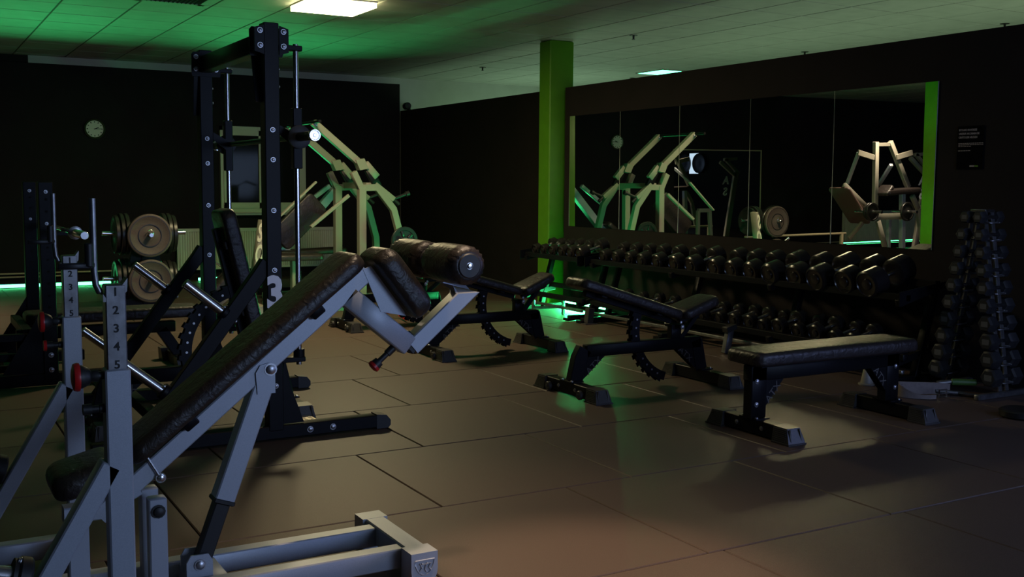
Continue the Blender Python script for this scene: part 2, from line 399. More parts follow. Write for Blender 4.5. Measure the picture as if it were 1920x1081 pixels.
def radiator(y0, y1, z0, z1, label):
    X = XB-.06; t = thing('radiator', (X, (y0+y1)/2, z0), label, 'radiator')
    p = MB(); n = int((y1-y0)/.034); pts = []
    prof = []
    for i in range(n):
        y = y0+.02+(y1-y0-.04)*i/n; s = (y1-y0-.04)/n
        prof += [(X-.055, y), (X-.055, y+s*.42), (X-.040, y+s*.6), (X-.040, y+s*.82)]
    prof.append((X-.055, y1-.02))
    for a, b in zip(prof[:-1], prof[1:]):
        p.add([(a[0], a[1], z0+.03), (b[0], b[1], z0+.03), (b[0], b[1], z1-.045), (a[0], a[1], z1-.045)], [[0, 1, 2, 3]])
    p.box((X-.038, y0, z0), (X-.01, y1, z1-.04))
    p.box((X-.06, y0, z0), (X, y1, z0+.03)); p.build('panel', 'rad', t)
    g = MB(); g.box((X-.062, y0-.004, z1-.045), (X+.0, y1+.004, z1)); g.build('top_grille', 'rad', t)
    e = MB(); e.box((X-.06, y0-.006, z0), (X, y0, z1-.04)); e.box((X-.06, y1, z0), (X, y1+.006, z1-.04)); split_build(e, 'side_cover', 'rad', t)
    b = MB(); b.box((X-.01, y0+.2, z0+.1), (XB-.001, y0+.24, z1-.1)); b.box((X-.01, y1-.24, z0+.1), (XB-.001, y1-.2, z1-.1)); split_build(b, 'wall_bracket', 'rad', t)
radiator(-5.75, -3.38, 0.15, 0.735, 'long ribbed radiator below the window on the back wall')
radiator(3.2, 5.3, 0.17, 0.78, 'ribbed radiator seen in the mirror behind the white machines')
# heating pipes along the skirting
for y0, z, w_ in ((-1.95, .125, 'lower'), (-3.1, .17, 'upper')):
    p = MB(); p.cyl((XB-.05, y0, z), (XB-.05, 6, z), .012); p.cyl((XB-.05, y0, z), (XB-.001, y0, z), .012)
    tag(p.build('heating_pipe', 'pipe'), w_+' of two thin heating pipes along the foot of the back wall', 'pipe')
p = MB(); p.cyl((13.6, -.95, 0.47), (13.6, 1.4, 0.47), .02); p.beam((13.6, -.95, 0.002), (13.6, -.95, .49), .05, .05); p.beam((13.6, 1.3, 0.002), (13.6, 1.3, .49), .05, .05)
tag(p.build('low_rail', 'pipe'), 'low pale horizontal rail at the far left before the back wall', 'rail')

# ------------------------------------------------------------------ lights as things
def lamp_panel(x, y, label, matn, s=.62, drop=.012, sy=None):
    sy = sy or s
    t = thing('ceiling_light', (x, y, ZC), label, 'ceiling light')
    f = MB(); z = ZC-drop; a = s/2; b = sy/2
    if drop > .03:
        f.box((x-a, y-b, ZC-.012), (x+a, y+b, ZC-.001)); f.build('frame', 'wallw', t)
        MB().box((x-a+.008, y-b+.008, z), (x+a-.008, y+b-.008, ZC-.013)).build('diffuser', matn, t)
        return t
    for q in (((x-a, y-b), (x+a, y-b+.018)), ((x-a, y+b-.018), (x+a, y+b)), ((x-a, y-b), (x-a+.018, y+b)), ((x+a-.018, y-b), (x+a, y+b))):
        f.box((*q[0], z), (*q[1], ZC-.001))
    f.build('frame', 'wallw', t)
    MB().box((x-a+.018, y-b+.018, z+.002), (x+a-.018, y+b-.018, z+.006)).build('diffuser', matn, t)
    return t
def area(name, loc, tgt, sx, sy, power, col, spread=180):
    l = bpy.data.lights.new(name, 'AREA'); l.shape = 'RECTANGLE'; l.size = sx; l.size_y = sy; l.energy = power; l.color = col
    l.spread = math.radians(spread)
    o = bpy.data.objects.new(name, l); COL.objects.link(o); o.location = V(loc)
    d = (V(tgt)-V(loc)).normalized(); o.rotation_euler = d.to_track_quat('-Z', 'Y').to_euler(); return o
WARM = (1.0, 0.80, 0.50)
lamp_panel(9.46, -3.53, 'square glowing warm ceiling panel above the gym', 'lamp', drop=.055)
area('panel_light', (9.46, -3.53, ZC-.062), (9.46, -3.53, 0), .58, .58, 84, (1.0, 0.80, 0.46))
# green ceiling panel beyond the partition
c = V((12.45, -9.70, ZC)); lamp_panel(c.x, c.y, 'green glowing ceiling panel just above the mirror wall', 'lampg', .62, .012, .62)
area('green_panel_light', (c.x, c.y, ZC-.03), (c.x, c.y, 0), .55, .55, 14, (0.15, 1.0, 0.45))
# spots overhead, out of the picture
def downlight(x, y, power, col, ang=80, label='', r=.05):
    t = thing('downlight', (x, y, ZC), label, 'ceiling light')
    MB().lathe((x, y, ZC), (0, 0, -1), [(0, .06), (.03, .06), (.035, .05), (.02, .045)]).build('housing', 'wallw', t)
    l = bpy.data.lights.new('downlight_lamp', 'SPOT'); l.energy = power; l.color = col; l.spot_size = math.radians(ang); l.spot_blend = .8; l.shadow_soft_size = r
    o = bpy.data.objects.new('downlight_lamp', l); COL.objects.link(o); o.location = (x, y, ZC-.05)
    return o
downlight(3.35, -1.85, 105, (1.0, 0.74, 0.50), 64, 'recessed spotlight in the ceiling over the decline bench')
downlight(2.95, -2.05, 330, (1.0, 0.72, 0.50), 34, 'narrow recessed spotlight in the ceiling before the decline bench')
downlight(4.3, -2.2, 15, (1.0, 0.72, 0.50), 115, 'recessed spotlight in the ceiling beside the rack marked with a 3')
downlight(12.0, 0.9, 420, (1.0, 0.80, 0.58), 95, 'bright spotlight over the white machines in the mirror')

# ventilation grille in ceiling
vx, vy = 10.21-.33, -2.22
t = thing('ceiling_vent', (vx, vy, ZC), 'square ventilation grille in the ceiling at the top left', 'vent')
f = MB(); z = ZC-.014; a = .31
for q in (((vx-a, vy-a), (vx+a, vy-a+.06)), ((vx-a, vy+a-.06), (vx+a, vy+a)), ((vx-a, vy-a), (vx-a+.06, vy+a)), ((vx+a-.06, vy-a), (vx+a, vy+a))):
    f.box((*q[0], z), (*q[1], ZC-.001))
f.build('frame', 'ceil', t)
f = MB()
for i in range(14):
    yy = vy-.25+.5*i/13; f.beam((vx-.25, yy, ZC-.010), (vx+.25, yy, ZC-.010), .004, .02, (0, .5, .8), .0005)
f.build('louvres', 'platedark', t)
for k, (px, py, lab) in enumerate(((1188, 66, 'small sprinkler head in the ceiling right of the green pillar'), (905, 126, 'small sprinkler head in the ceiling left of the green pillar'),
                         (1186, 146, 'small sprinkler head in the ceiling left of the green ceiling panel'), (1509, 97, 'small sprinkler head in the ceiling above the middle of the mirror'),
                         (1884, 44, 'small sprinkler head in the ceiling at the far right'))):
    c = at(px, py, 'z', ZC)
    mb = MB(); mb.lathe((c.x, c.y, ZC), (0, 0, -1), [(0, .045), (.006, .045), (.008, .012), (.04, .01), (.045, .02), (.048, .02)], n=14)
    tag(mb.build('sprinkler', 'platedark'), lab, 'sprinkler')

# green LED strips on the floor
def led_strip(a, b, label, face, power, spread=46, elev=44, z=.03, light=True):
    a, b = V(a), V(b); t = thing('led_strip', ((a+b)/2).xy.to_3d(), label, 'led strip', 'green led strips')
    n = V(face).normalized()
    ch = MB(); ch.beam(a-n*.024+V((0, 0, z)), b-n*.024+V((0, 0, z)), .012, .045, ch=.002); ch.beam(a-n*.01+V((0, 0, z-.024)), b-n*.01+V((0, 0, z-.024)), .04, .006, ch=.001)
    ch.beam(a-n*.01+V((0, 0, z+.024)), b-n*.01+V((0, 0, z+.024)), .04, .006, ch=.001)
    ch.build('profile', 'chrome', t)
    g = MB(); g.beam(a+V((0, 0, z)), b+V((0, 0, z)), .022, .036, ch=.006); g.build('diffuser', 'ledsoft' if a.x > 11 else 'ledg', t)
    if light:
        c = (a+b)/2+V((0, 0, z))+n*.014
        o = area('led_light', c, c+n, 1, 1, power, (0.05, 1.0, 0.28), spread)
        L = (b-a).length; rot = Matrix((((b-a).normalized()), n.cross((b-a).normalized()) if False else (0, 0, 1), (-n))).transposed()
        nn = n*math.cos(math.radians(elev))+V((0, 0, math.sin(math.radians(elev))))
        xax = (b-a).normalized(); zax = -nn; yax = zax.cross(xax)
        o.matrix_world = Matrix.Translation(c) @ Matrix((xax, yax, zax)).transposed().to_4x4()
        o.data.size = L; o.data.size_y = .03
XL = 15.14
led_strip((XL, -0.2, 0), (XL, -2.45, 0), 'long glowing green light strip at the foot of the back wall, left end', (-1, 0, 0), 15)
led_strip((XL, -3.62, 0), (XL, -3.98, 0), 'short glowing green light strip right of the plate tree', (-1, 0, 0), 6)
led_strip((XL, -4.40, 0), (XL, -4.52, 0), 'tiny glowing green light piece behind the rack marked with a 3', (-1, 0, 0), 6)
led_strip((XB-.03, 0.15, 0), (XB-.03, 1.15, 0), 'glowing green light strip below the back wall mirror', (-1, 0, 0), 5, z=.13)
led_strip((XB-.03, 3.3, 0), (XB-.03, 5.7, 0), 'glowing green light strip behind the white machines in the mirror', (-1, 0, 0), 30, z=.13)
led_strip((10.22, -6.56, 0), (9.32, -6.56, 0), 'bright green light strip on the floor below the dumbbell rack', (0, 1, 0), 70, 160, -6, z=.075)

# ------------------------------------------------------------------ benches with ladder (local axes: x along, y across)
def end_cap(x, ysign, w=.075, h=.085, L=.11, y=.25):
    mb = MB(); s = ysign; y0, y1 = y*s, (y+L)*s; hw = w/2+.012
    mb.add([(x-hw-.012, y0, .006), (x+hw+.012, y0, .006), (x+hw+.012, y1+.02*s, .006), (x-hw-.012, y1+.02*s, .006),
            (x-hw, y0, h+.006), (x+hw, y0, h+.006), (x+hw-.004, y1-.012*s, h+.002), (x-hw+.004, y1-.012*s, h+.002)],
           [[0, 1, 2, 3], [4, 5, 6, 7], [0, 1, 5, 4], [1, 2, 6, 5], [2, 3, 7, 6], [3, 0, 4, 7]])
    for i in range(7):
        z = .016+.010*i
        for sx in (-1, 1):
            o = hw+.012-.012*(z/h)
            mb.box((x+sx*o-.002, min(y0+.004*s, y1-.012*s), z), (x+sx*o+.002, max(y0+.004*s, y1-.012*s), z+.005))
    mb.box((x-hw-.016, min(y0, y1+.024*s), 0.001), (x+hw+.016, max(y0, y1+.024*s), .010))
    for sx in (-1, 1): mb.beam((x+sx*(hw-.008), y1+.012*s, .012), (x+sx*(hw-.014), y1-.002*s, h), .010, .008)
    return mb
def foot_bar(t, x, half=.25, wheels=False):
    b = MB(); b.beam((x, -half, .048), (x, half, .048), .075, .08)
    b.box((x-.05, -.07, .088), (x+.05, .07, .096))
    fb = b.build('foot_bar', 'black', t)
    for s in (-1, 1): end_cap(x, s, y=half-.02).build('end_cap', 'rubber', fb)
    k = MB()
    for yy in (-.10, .10): k.bolt((x-.0375 if x < 0 else x+.0375, yy, .05), (-1 if x < 0 else 1, 0, 0), .010)
    for yy in (-.055, .055): k.bolt((x+(-.035 if x < 0 else .035), yy, .096), (0, 0, 1), .009)
    split_build(k, 'bolt', 'boltm', fb)
    if wheels:
        for s in (-1, 1):
            w = MB(); w.cyl((x-.048, s*.19, .034), (x-.075, s*.19, .034), .030, ch=.005); w.cyl((x-.08, s*.19, .034), (x-.03, s*.19, .034), .008)
            w.build('wheel', 'rubber', fb)
def adjustable(label, back_deg, seat_deg, back_len, L=1.10, handle=None, half=.25, px=.30, seat_len=.335, gus=True):
    t = thing('adjustable_bench', (0, 0, 0), label, 'bench', 'black adjustable benches')
    xf = L/2
    b = MB(); b.beam((-xf+.10, 0, .285), (xf-.03, 0, .285), .06, .08); b.build('main_beam', 'black', t)
    a = MB(); a.poly([(-xf+.02, 0, .09), (-xf+.055, 0, .24), (-xf+.09, 0, .30)], .06, .10, (0, 0, 1)); a.build('leg', 'black', t)
    a = MB(); a.poly([(xf-.02, 0, .09), (xf-.055, 0, .24), (xf-.07, 0, .30)], .06, .10, (0, 0, 1)); a.build('leg', 'black', t)
    for s in (-1, 1):
        g = MB(); pts = [(s*(xf-.09), -.026, .25), (s*(xf-.25), -.026, .25), (s*(xf-.10), -.026, .12), (s*(xf-.06), -.026, .09)]
        g.prism(pts, (0, .006, 0)); g.prism([V(q)+V((0, .046, 0)) for q in pts], (0, .006, 0)); gp = g.build('gusset', 'black', t)
        u = V((-s*.15, 0, .13)).normalized(); right = V((-s*.13, 0, -.15)).normalized()
        for side in (-1,):
            d = V((s*.15, 0, -.13)).normalized()*(-1 if s > 0 else 1)
            if s < 0: o, r_, u_ = V((s*(xf-.115), -.0275, .125)), V((.15, 0, .13)), V((-.13, 0, .15))
            else: o, r_, u_ = V((s*(xf-.235), -.0275, .238)), V((.15, 0, -.13)), V((.13, 0, .15))
            text('ATX', o, r_, u_, .062, 'lettering', 'atx', gp, .0006, sx=1.15)
    foot_bar(t, -xf, half, True); foot_bar(t, xf, half)
    # seat bracket and hinge
    hz = .40
    h = MB(); h.beam((px, 0, .30), (px, 0, hz+.02), .05, .09, (1, 0, 0)); h.cyl((px, -.09, hz+.01), (px, .09, hz+.01), .016)
    h.build('hinge_bracket', 'black', t)
    # backrest
    ab = math.radians(180-back_deg); d = V((math.cos(ab), 0, math.sin(ab))); u = V((0, 1, 0)).cross(d); u = u if u.z > 0 or (abs(u.z) < .2 and u.x > 0) else -u
    if back_deg > 60: u = V((math.sin(math.radians(back_deg)), 0, math.cos(math.radians(back_deg))))
    base = V((px-.02, 0, hz+.03)) + u*.03
    bp = MB(); bp.pad(base+d*.01, base+d*back_len, .27, .065 if back_deg < 60 else .085, u); bo = bp.build('backrest', 'vinyl', t)
    f = MB(); f.beam(base+d*.03-u*.022, base+d*(back_len-.10)-u*.022, .05, .04, u); f.beam(base+d*.2-u*.01+V((0, -.1, 0)), base+d*.2-u*.01+V((0, .1, 0)), .05, .012, u)
    f.beam(base+d*(back_len-.2)-u*.01+V((0, -.1, 0)), base+d*(back_len-.2)-u*.01+V((0, .1, 0)), .05, .012, u)
    f.build('backrest_frame', 'black', bo)
    # seat
    sa = math.radians(seat_deg); ds = V((math.cos(sa), 0, math.sin(sa))); us = V((-math.sin(sa), 0, math.cos(sa)))
    sb = V((px+.015, 0, hz+.03)) + us*.03
    sp = MB(); sp.pad(sb, sb+ds*seat_len, .28, .065, us, taper=.15); so = sp.build('seat', 'vinyl', t)
    f = MB(); f.beam(sb+ds*.02-us*.022, sb+ds*(seat_len-.06)-us*.022, .05, .04, us); f.beam((px+.04, 0, .31), sb+ds*.2-us*.03, .035, .035); f.build('seat_frame', 'black', so)
    k = MB()
    for s in (-1, 1): k.bolt((px, s*.09, hz+.01), (0, s, 0), .012)
    k.bolt(sb+ds*.03+V((0, -.03, -.035)), (0, -1, 0), .009); split_build(k, 'bolt', 'boltm', t)
    # ladder arc with notches
    R = .46; tp = base+d*.335-u*.04; lads = {}
    cen = V((px, 0, hz)); pr = (tp-cen).length; a0 = math.atan2(tp.z-cen.z, tp.x-cen.x)
    n = 20; span = math.radians(94)
    for i in range(n):
        for sy in (-.022, .022):
            lad = lads.setdefault(sy, MB()); aa, bb = a0+span*i/n, a0+span*(i+1)/n
            def P(q, r): return V((cen.x+math.cos(q)*r, sy, cen.z+math.sin(q)*r))
            ri, ro = pr-.045, pr+.014
            lad.prism([P(aa, ri), P(bb, ri), P(bb, ro), P(aa, ro)], (0, .006, 0))
            if i % 2 == 0: lad.prism([P(aa, ro), P(bb, ro), P(bb, ro+.018), P(aa, ro+.012)], (0, .006, 0))
    lo = [q.build('ladder_arc', 'black', t) for q in lads.values()][0]
    hl = MB()
    for i in range(1, n-1, 2):
        q = a0+span*(i+.5)/n; c = V((cen.x+math.cos(q)*(pr-.016), 0, cen.z+math.sin(q)*(pr-.016)))
        hl.cyl(c+V((0, -.024, 0)), c+V((0, .030, 0)), .007, n=8)
    split_build(hl, 'ladder_pin', 'boltm', lo)
    if handle:
        hd = MB(); hd.tube([(xf-.02, -.12, .11), (xf+.06, -.13, .15), (xf+.10, -.05, .16), (xf+.10, .05, .16), (xf+.06, .13, .15), (xf-.02, .12, .11)], .014)
        hd.build('grip_handle', 'red', t)
    return t
def place(t, x, y, deg=-90, z=0):
    t.location = (x, y, z); t.rotation_euler = (0, 0, math.radians(deg)); return t
b3 = adjustable('black adjustable bench in the middle of the room, raised backrest before the green floor light', 17.3, 17, .88, L=1.10, half=.27)
place(b3, 5.84, -4.37)
b2 = adjustable('black adjustable bench just behind the leg rollers of the silver decline bench', 15.5, 22, .86, L=1.04, half=.24)
place(b2, 7.72, -4.20)
b1 = adjustable('black adjustable bench farthest back, with a red handle, lying flat', 1, 3, .78, L=1.0, handle=False, half=.19)
place(b1, 9.52, -4.15)
hd = MB(); hd.tube([(-.02, .50, .14), (.03, .54, .10), (.13, .55, .075), (.23, .55, .07), (.27, .54, .085)], .018); hd.tube([(.27, .54, .085), (.29, .52, .03), (.22, .2, .03)], .012)
h_ = MB(); b1.location = (0, 0, 0); h2 = hd.build('grip_handle', 'red', b1); b1.location = (9.52, -4.15, 0)
bs = adjustable('black adjustable bench inside the rack marked with a 3, backrest upright', 77, 4, .80, L=1.10, half=.23, seat_len=.32)
place(bs, 6.22, -1.46)

# flat bench in front
def flat_bench(label, L, half, padlen, padw, top=.475):
    t = thing('flat_bench', (0, 0, 0), label, 'bench'); xf = L/2
    b = MB(); b.beam((-xf-.06, 0, top-.13), (xf+.06, 0, top-.13), .07, .09); b.build('main_beam', 'black', t)
    for s in (-1, 1):
        a = MB(); a.beam((s*xf, 0, .088), (s*xf, 0, top-.09), .11, .07, (0, 1, 0)); lg = a.build('leg', 'black', t)
        k = MB()
        for z in (.17, .30): k.bolt((s*xf+(-.02 if s < 0 else .02), -.0355, z), (0, -1, 0), .011)
        split_build(k, 'bolt', 'boltm', lg)
        g = MB(); pts = [(s*(xf-.05), -.030, top-.17), (s*(xf-.19), -.030, top-.17), (s*(xf-.05), -.030, .15)]
        g.prism(pts, (0, .006, 0)); g.prism([V(q)+V((0, .054, 0)) for q in pts], (0, .006, 0)); gp = g.build('gusset', 'black', t)
        if s < 0: text('ATX', (-xf+.075, -.0315, .165), (.14, 0, .155), (-.155, 0, .14), .062, 'lettering', 'atx', gp, .0006, sx=1.1)
        else: text('ATX', (xf-.17, -.0315, top-.19), (.14, 0, -.155), (.155, 0, .14), .062, 'lettering', 'atx', gp, .0006, sx=1.1)
        foot_bar(t, s*xf, half)
    pd = MB(); pd.pad((-padlen/2, 0, top-.075), (padlen/2, 0, top-.075), padw, .075, (0, 0, 1), r=.03)
    pd.build('pad', 'vinyl', t)
    p = MB(); p.box((-padlen/2+.06, -padw/2+.05, top-.087), (padlen/2-.06, padw/2-.05, top-.073)); p.build('pad_board', 'black', t)
    return t
fb = flat_bench('black flat bench at the right in front of the dumbbell rack', 1.08, .225, 1.29, .30)
place(fb, 4.43, -4.665)

# ------------------------------------------------------------------ silver decline bench press in the foreground
def decline_bench():
    t = thing('decline_bench', (3.45, -.8, 0), 'large silver decline bench in the foreground with numbered uprights and dark pads', 'bench')
    S = 'silver'
    b = MB()
    for x in (3.355, 3.605): b.beam((x, -.10, .075), (x, -1.50, .075), .06, .07)
    b.beam((3.27, -1.52, .08), (3.71, -1.52, .08), .075, .075)
    b.beam((3.30, -.83, .072), (3.60, -.83, .072), .12, .062)
    b.beam((2.85, -.47, .072), (4.05, -.47, .072), .07, .068)
    b.beam((3.3, -.12, .072), (3.6, -.12, .072), .06, .06)
    base = b.build('base_frame', S, t)
    for s, x in ((-1, 3.285), (1, 3.70)):
        c = MB(); n = 12
        # rounded foot cap with embossed shield
        sh = [(-.048, .118), (.048, .118)] + [(.048*math.cos(a), .055-.053*math.sin(a)) for a in [i*PI/n for i in range(n+1)]]
        c.prism([(x-s*.03, -1.52+y, z) for y, z in [(-.05, .118), (.05, .118), (.05, .002), (-.05, .002)]], (s*.06, 0, 0))
        c.prism([(x+s*.03, -1.52+y*1.04, max(z, .003)) for y, z in sh], (s*.024, 0, 0))
        cp = c.build('foot_cap', S, base)
        e = MB(); n = 10; pts = [V((x+s*.055, -1.52+.036*math.cos(a), .092-.052*math.sin(a))) for a in [i*PI/n for i in range(n+1)]]
        e.tube(pts+[pts[0]], .003, 6)
        e.tube([V((x+s*.056, -1.52+y, z)) for y, z in ((.02, .082), (.012, .066), (.018, .055))], .003, 6)
        e.tube([V((x+s*.056, -1.52+y, z)) for y, z in ((.012, .08), (-.004, .078), (0, .06), (-.006, .05))], .003, 6)
        e.tube([V((x+s*.056, -1.52+y, z)) for y, z in ((-.006, .08), (-.022, .08), (-.014, .066), (-.022, .056))], .003, 6)
        e.build('emblem', S, cp)
    # numbered uprights
    for x, yc in ((2.85, -.468), (4.05, -.517)):
        up = MB(); up.beam((x, yc, .002), (x, yc, .902), .062, .062); uo = up.build('upright', S, t)
        inn = MB(); inn.beam((x, yc, .86), (x, yc, 1.118), .050, .050, ch=.003)
        io = inn.build('height_post', 'steel', uo)
        hk = MB(); w = .024
        prof = [(yc+.030, 1.095), (yc+.022, 1.083), (yc+.002, 1.095), (yc-.018, 1.118), (yc-.030, 1.134), (yc-.028, 1.10), (yc, 1.075), (yc+.03, 1.075)]
        hk.prism([(x-w, y, z) for y, z in prof], (2*w, 0, 0))
        hk.tube([(x, yc+.024, 1.088), (x, yc+.034, 1.098), (x, yc+.043, 1.118), (x, yc+.046, 1.15), (x, yc+.046, 1.335)], .0085, 12)
        hk.build('bar_hook', 'steel', io)
        s = MB(); s.tube([(x, yc+.010, 1.165), (x, yc+.055, 1.165), (x, yc+.130, 1.165)], .007, 8) if False else None
        hd = MB(); hd.beam((x-.03, yc+.060, 1.168), (x-.03, yc+.135, 1.168), .012, .016); hd.cyl((x-.03, yc+.062, 1.165), (x-.03, yc+.062, 1.225), .010, ch=.003)
        hd.beam((x-.03, yc+.062, 1.168), (x, yc+.046, 1.168), .01, .014)
        hd.build('lock_lever', 'plastic', io)
        for i, ch in enumerate('12345'):
            text(ch, (x-.0262, yc+.008, 1.090-.0465*i), XM, YM, .030, 'number_marking', 'ink', io, .0006, .0006)
        # brace down to the base and its side rail
        br = MB(); y1 = yc+.03; br.beam((x, y1-.01, .655), (x, y1+.34, .055), .05, .062, (1, 0, 0)); br.build('brace', S, uo)
        rl = MB(); rl.beam((x, yc+.04, .072), (x, yc+.42, .072), .06, .07); rl.build('side_rail', S, uo)
        h0 = V((x, y1+.19, .385)) if x < 3 else V((x, y1+.20, .37))
        hn = MB(); dd = V((0, .94, .28)).normalized(); hn.cyl(h0+dd*.02, h0+dd*.30, .024, ch=.004); hn.build('plate_horn', 'chrome', uo)
        hc = MB(); hc.cyl(h0+dd*.0, h0+dd*.035, .052, ch=.006); hc.cyl(h0+dd*.035, h0+dd*.045, .045); hc.build('horn_collar', 'plastic', uo)
        bt = MB(); bt.bolt(h0+V((-.01, .02, .05)), (0, .9, .4), .009); bt.cyl(h0+V((0, -.02, .0)), h0-dd*.05, .010); split_build(bt, 'bolt', 'boltm', uo)
        # pull pins
        kx = x; ky = yc+.031
        kn = MB(); kn.lathe((kx, ky+.0, .885), (0, 1, 0), [(0, .010), (.012, .012), (.013, .016), (.022, .016), (.03, .014), (.035, .022), (.052, .030), (.058, .030)], n=16)
        ko = kn.build('pull_pin', 'plastic', uo)
        rd = MB(); rd.lathe((kx, ky+.058, .885), (0, 1, 0), [(0, .036), (.006, .037), (.014, .034), (.018, .02)], n=20); rd.build('pin_cap', 'red', ko)
        kn = MB(); kn.lathe((kx, ky, .800), (0, 1, 0), [(0, .012), (.012, .012), (.013, .009), (.03, .009), (.031, .014), (.052, .014)], n=14); k2 = kn.build('pull_pin', 'plastic', uo)
        if x > 3:
            rd = MB(); rd.lathe((kx, ky+.052, .800), (0, 1, 0), [(0, .020), (.01, .018)], n=16); rd.build('pin_cap', 'red', k2)
    # main inclined beam and curved leg part
    X = 3.45; f = MB()
    f.poly([(X, -.50, .345), (X, -1.395, 1.072)], .062, .058, (0, 0, 1))
    mb_ = f.build('main_beam', S, t)
    f = MB(); f.beam((X, -1.325, .995), (X, -1.555, .805), .062, .072, (0, 0, 1)) ; f.build('leg_beam', S, t)
    f = MB(); f.prism([(X-.033, y, z) for y, z in ((-1.375, 1.085), (-1.405, 1.095), (-1.53, .93), (-1.535, .915), (-1.44, .935))], (.006, 0, 0)); f.build('pad_bracket', S, t)
    f = MB(); f.poly([(X, -1.565, .800), (X, -1.785, .985), (X, -1.70, 1.05)], .06, .060, (0, 0, 1)); f.build('roller_arm', S, t)
    f = MB(); f.beam((X, -1.535, .845), (X, -1.585, .79), .05, .05); f.build('arm_sleeve', 'plastic', t)
    kn = MB(); kn.lathe((X, -1.50, .80), (0, .75, -.62), [(0, .014), (.03, .014), (.032, .010), (.07, .010), (.07, .018), (.09, .020)], n=14); ko = kn.build('pull_pin', 'plastic', t)
    rd = MB(); rd.lathe((X, -1.50+.090*.77, .80-.090*.637), (0, .75, -.62), [(0, .022), (.01, .022), (.014, .015)], n=16); rd.build('pin_cap', 'red', ko)
    # support strut
    a, c = V((X, -1.03, .725)), V((X, -.80, .10)); q = a+(c-a)*.62
    f = MB(); f.beam(a, q, .062, .072, (1, 0, 0)) if False else f.beam(a, q, .066, .066, (1, 0, 0)); 
    f.prism([(X-.038, a.y+yy, a.z+zz) for yy, zz in ((-.03, -.04), (.03, -.04), (.035, .03), (.02, .055), (-.01, .062), (-.03, .04))], (.006, 0, 0)); so = f.build('support_strut', S, t)
    f = MB(); f.beam(q-(c-a)*.04, c, .05, .05, (1, 0, 0)); f.build('inner_strut', 'plastic', so)
    f = MB(); f.beam(q+(c-a)*-.01, q+(c-a)*.015, .072, .072, (1, 0, 0)); f.build('strut_end', 'plastic', so)
    f = MB()
    for xx in (X-.045, X+.037): f.prism([(xx, c.y+yy, zz) for yy, zz in ((-.042, .10), (.042, .10), (.042, .155), (.028, .178), (-.028, .178), (-.042, .155))], (.008, 0, 0))
    split_build(f, 'strut_bracket', S, t)
    k = MB(); k.bolt((X-.046, c.y, .145), (-1, 0, 0), .014); k.bolt((X-.036, -1.045, .765), (-1, 0, 0), .016); split_build(k, 'bolt', 'boltm', t)
    # pivot posts under the seat
    for xx in (3.385, 3.515):
        f = MB(); f.beam((xx, -.665, .05), (xx, -.665, .395), .05, .055, (0, 1, 0)); f.build('pivot_post', S, t)
    f = MB(); f.bolt((3.358, -.665, .355), (-1, 0, 0), .016); f.build('pivot_cap', 'plastic', t)
    f = MB(); f.poly([(X, -.62, .42), (X, -.50, .36), (X, -.40, .36)], .06, .05); f.beam((X, -.44, .08), (X, -.44, .38), .06, .06, (0, 1, 0)); f.build('seat_post', S, t)
    # pads
    w = .225; V1 = 'vinylb'
    a, b = V((X, -.600, .500)), V((X, -1.372, 1.108)); u = V((0, .612, .79))
    f = MB(); f.pad(a, b, w, .058, u, r=.028, crown=.004); f.build('back_pad', V1, t)
    f = MB()
    for q in (.25, .8):
        c_ = a+(b-a)*q; f.beam(c_+V((-.06, .02, -.03)), c_+V((.06, .02, -.03)), .05, .05, u)
    split_build(f, 'pad_mount', 'black', t)
    a, b = V((X, -1.392, 1.120)), V((X, -1.562, .900)); u = V((0, -.79, .61))
    f = MB(); f.pad(a, b, w, .082, u, r=.036, crown=.010); f.build('knee_pad', V1, t)
    a, b = V((X, -.575, .470)), V((X, -.372, .420)); f = MB(); f.pad(a, b, .25, .075, (0, 0, 1), r=.034); f.build('seat_pad', V1, t)
    k = MB(); k.cyl((X-.036, -.63, .545), (X-.04, -.68, .455), .005, n=8); k.bolt((X-.04, -.685, .447), (-1, 0, 0), .012); k.build('gas_link', 'chrome', t)
    # leg rollers
    f = MB(); f.cyl((3.165, -1.657, 1.105), (3.735, -1.657, 1.105), .012); f.beam((X, -1.70, 1.04), (X, -1.657, 1.105), .04, .05); f.build('roller_axle', 'chrome', t)
    for x0, x1 in ((3.17, 3.425), (3.475, 3.73)):
        f = MB(); n = 44; prof = [(0, .045), (.001, .048), (.006, .058), (.018, .066), (.05, .0685), (.127, .069), (.204, .0685), (.238, .066), (.249, .058), (.254, .048), (.255, .045)]
        rings = []
        for tt, r in prof:
            ring = []
            for i in range(n):
                an = 2*PI*i/n; k2 = r*(1 + (.045*math.sin(an*20) if (tt < .02 or tt > .235) else 0.004*math.sin(an*3+tt*20)))
                ring.append((x0+tt, -1.657+math.cos(an)*k2, 1.105+math.sin(an)*k2))
            rings.append(ring)
        f.loft(rings); ro = f.build('roller_pad', 'vinylb', t)
        f = MB(); f.cyl((x0-.004, -1.657, 1.105), (x0+.259, -1.657, 1.105), .043, ch=.004, n=28); f.build('roller_disc', 'plastic', ro)
    f = MB(); f.lathe((3.163, -1.657, 1.105), (-1, 0, 0), [(0, .010), (.006, .009), (.007, .003)], n=16); f.build('axle_bolt', 'chrome', t)
decline_bench()

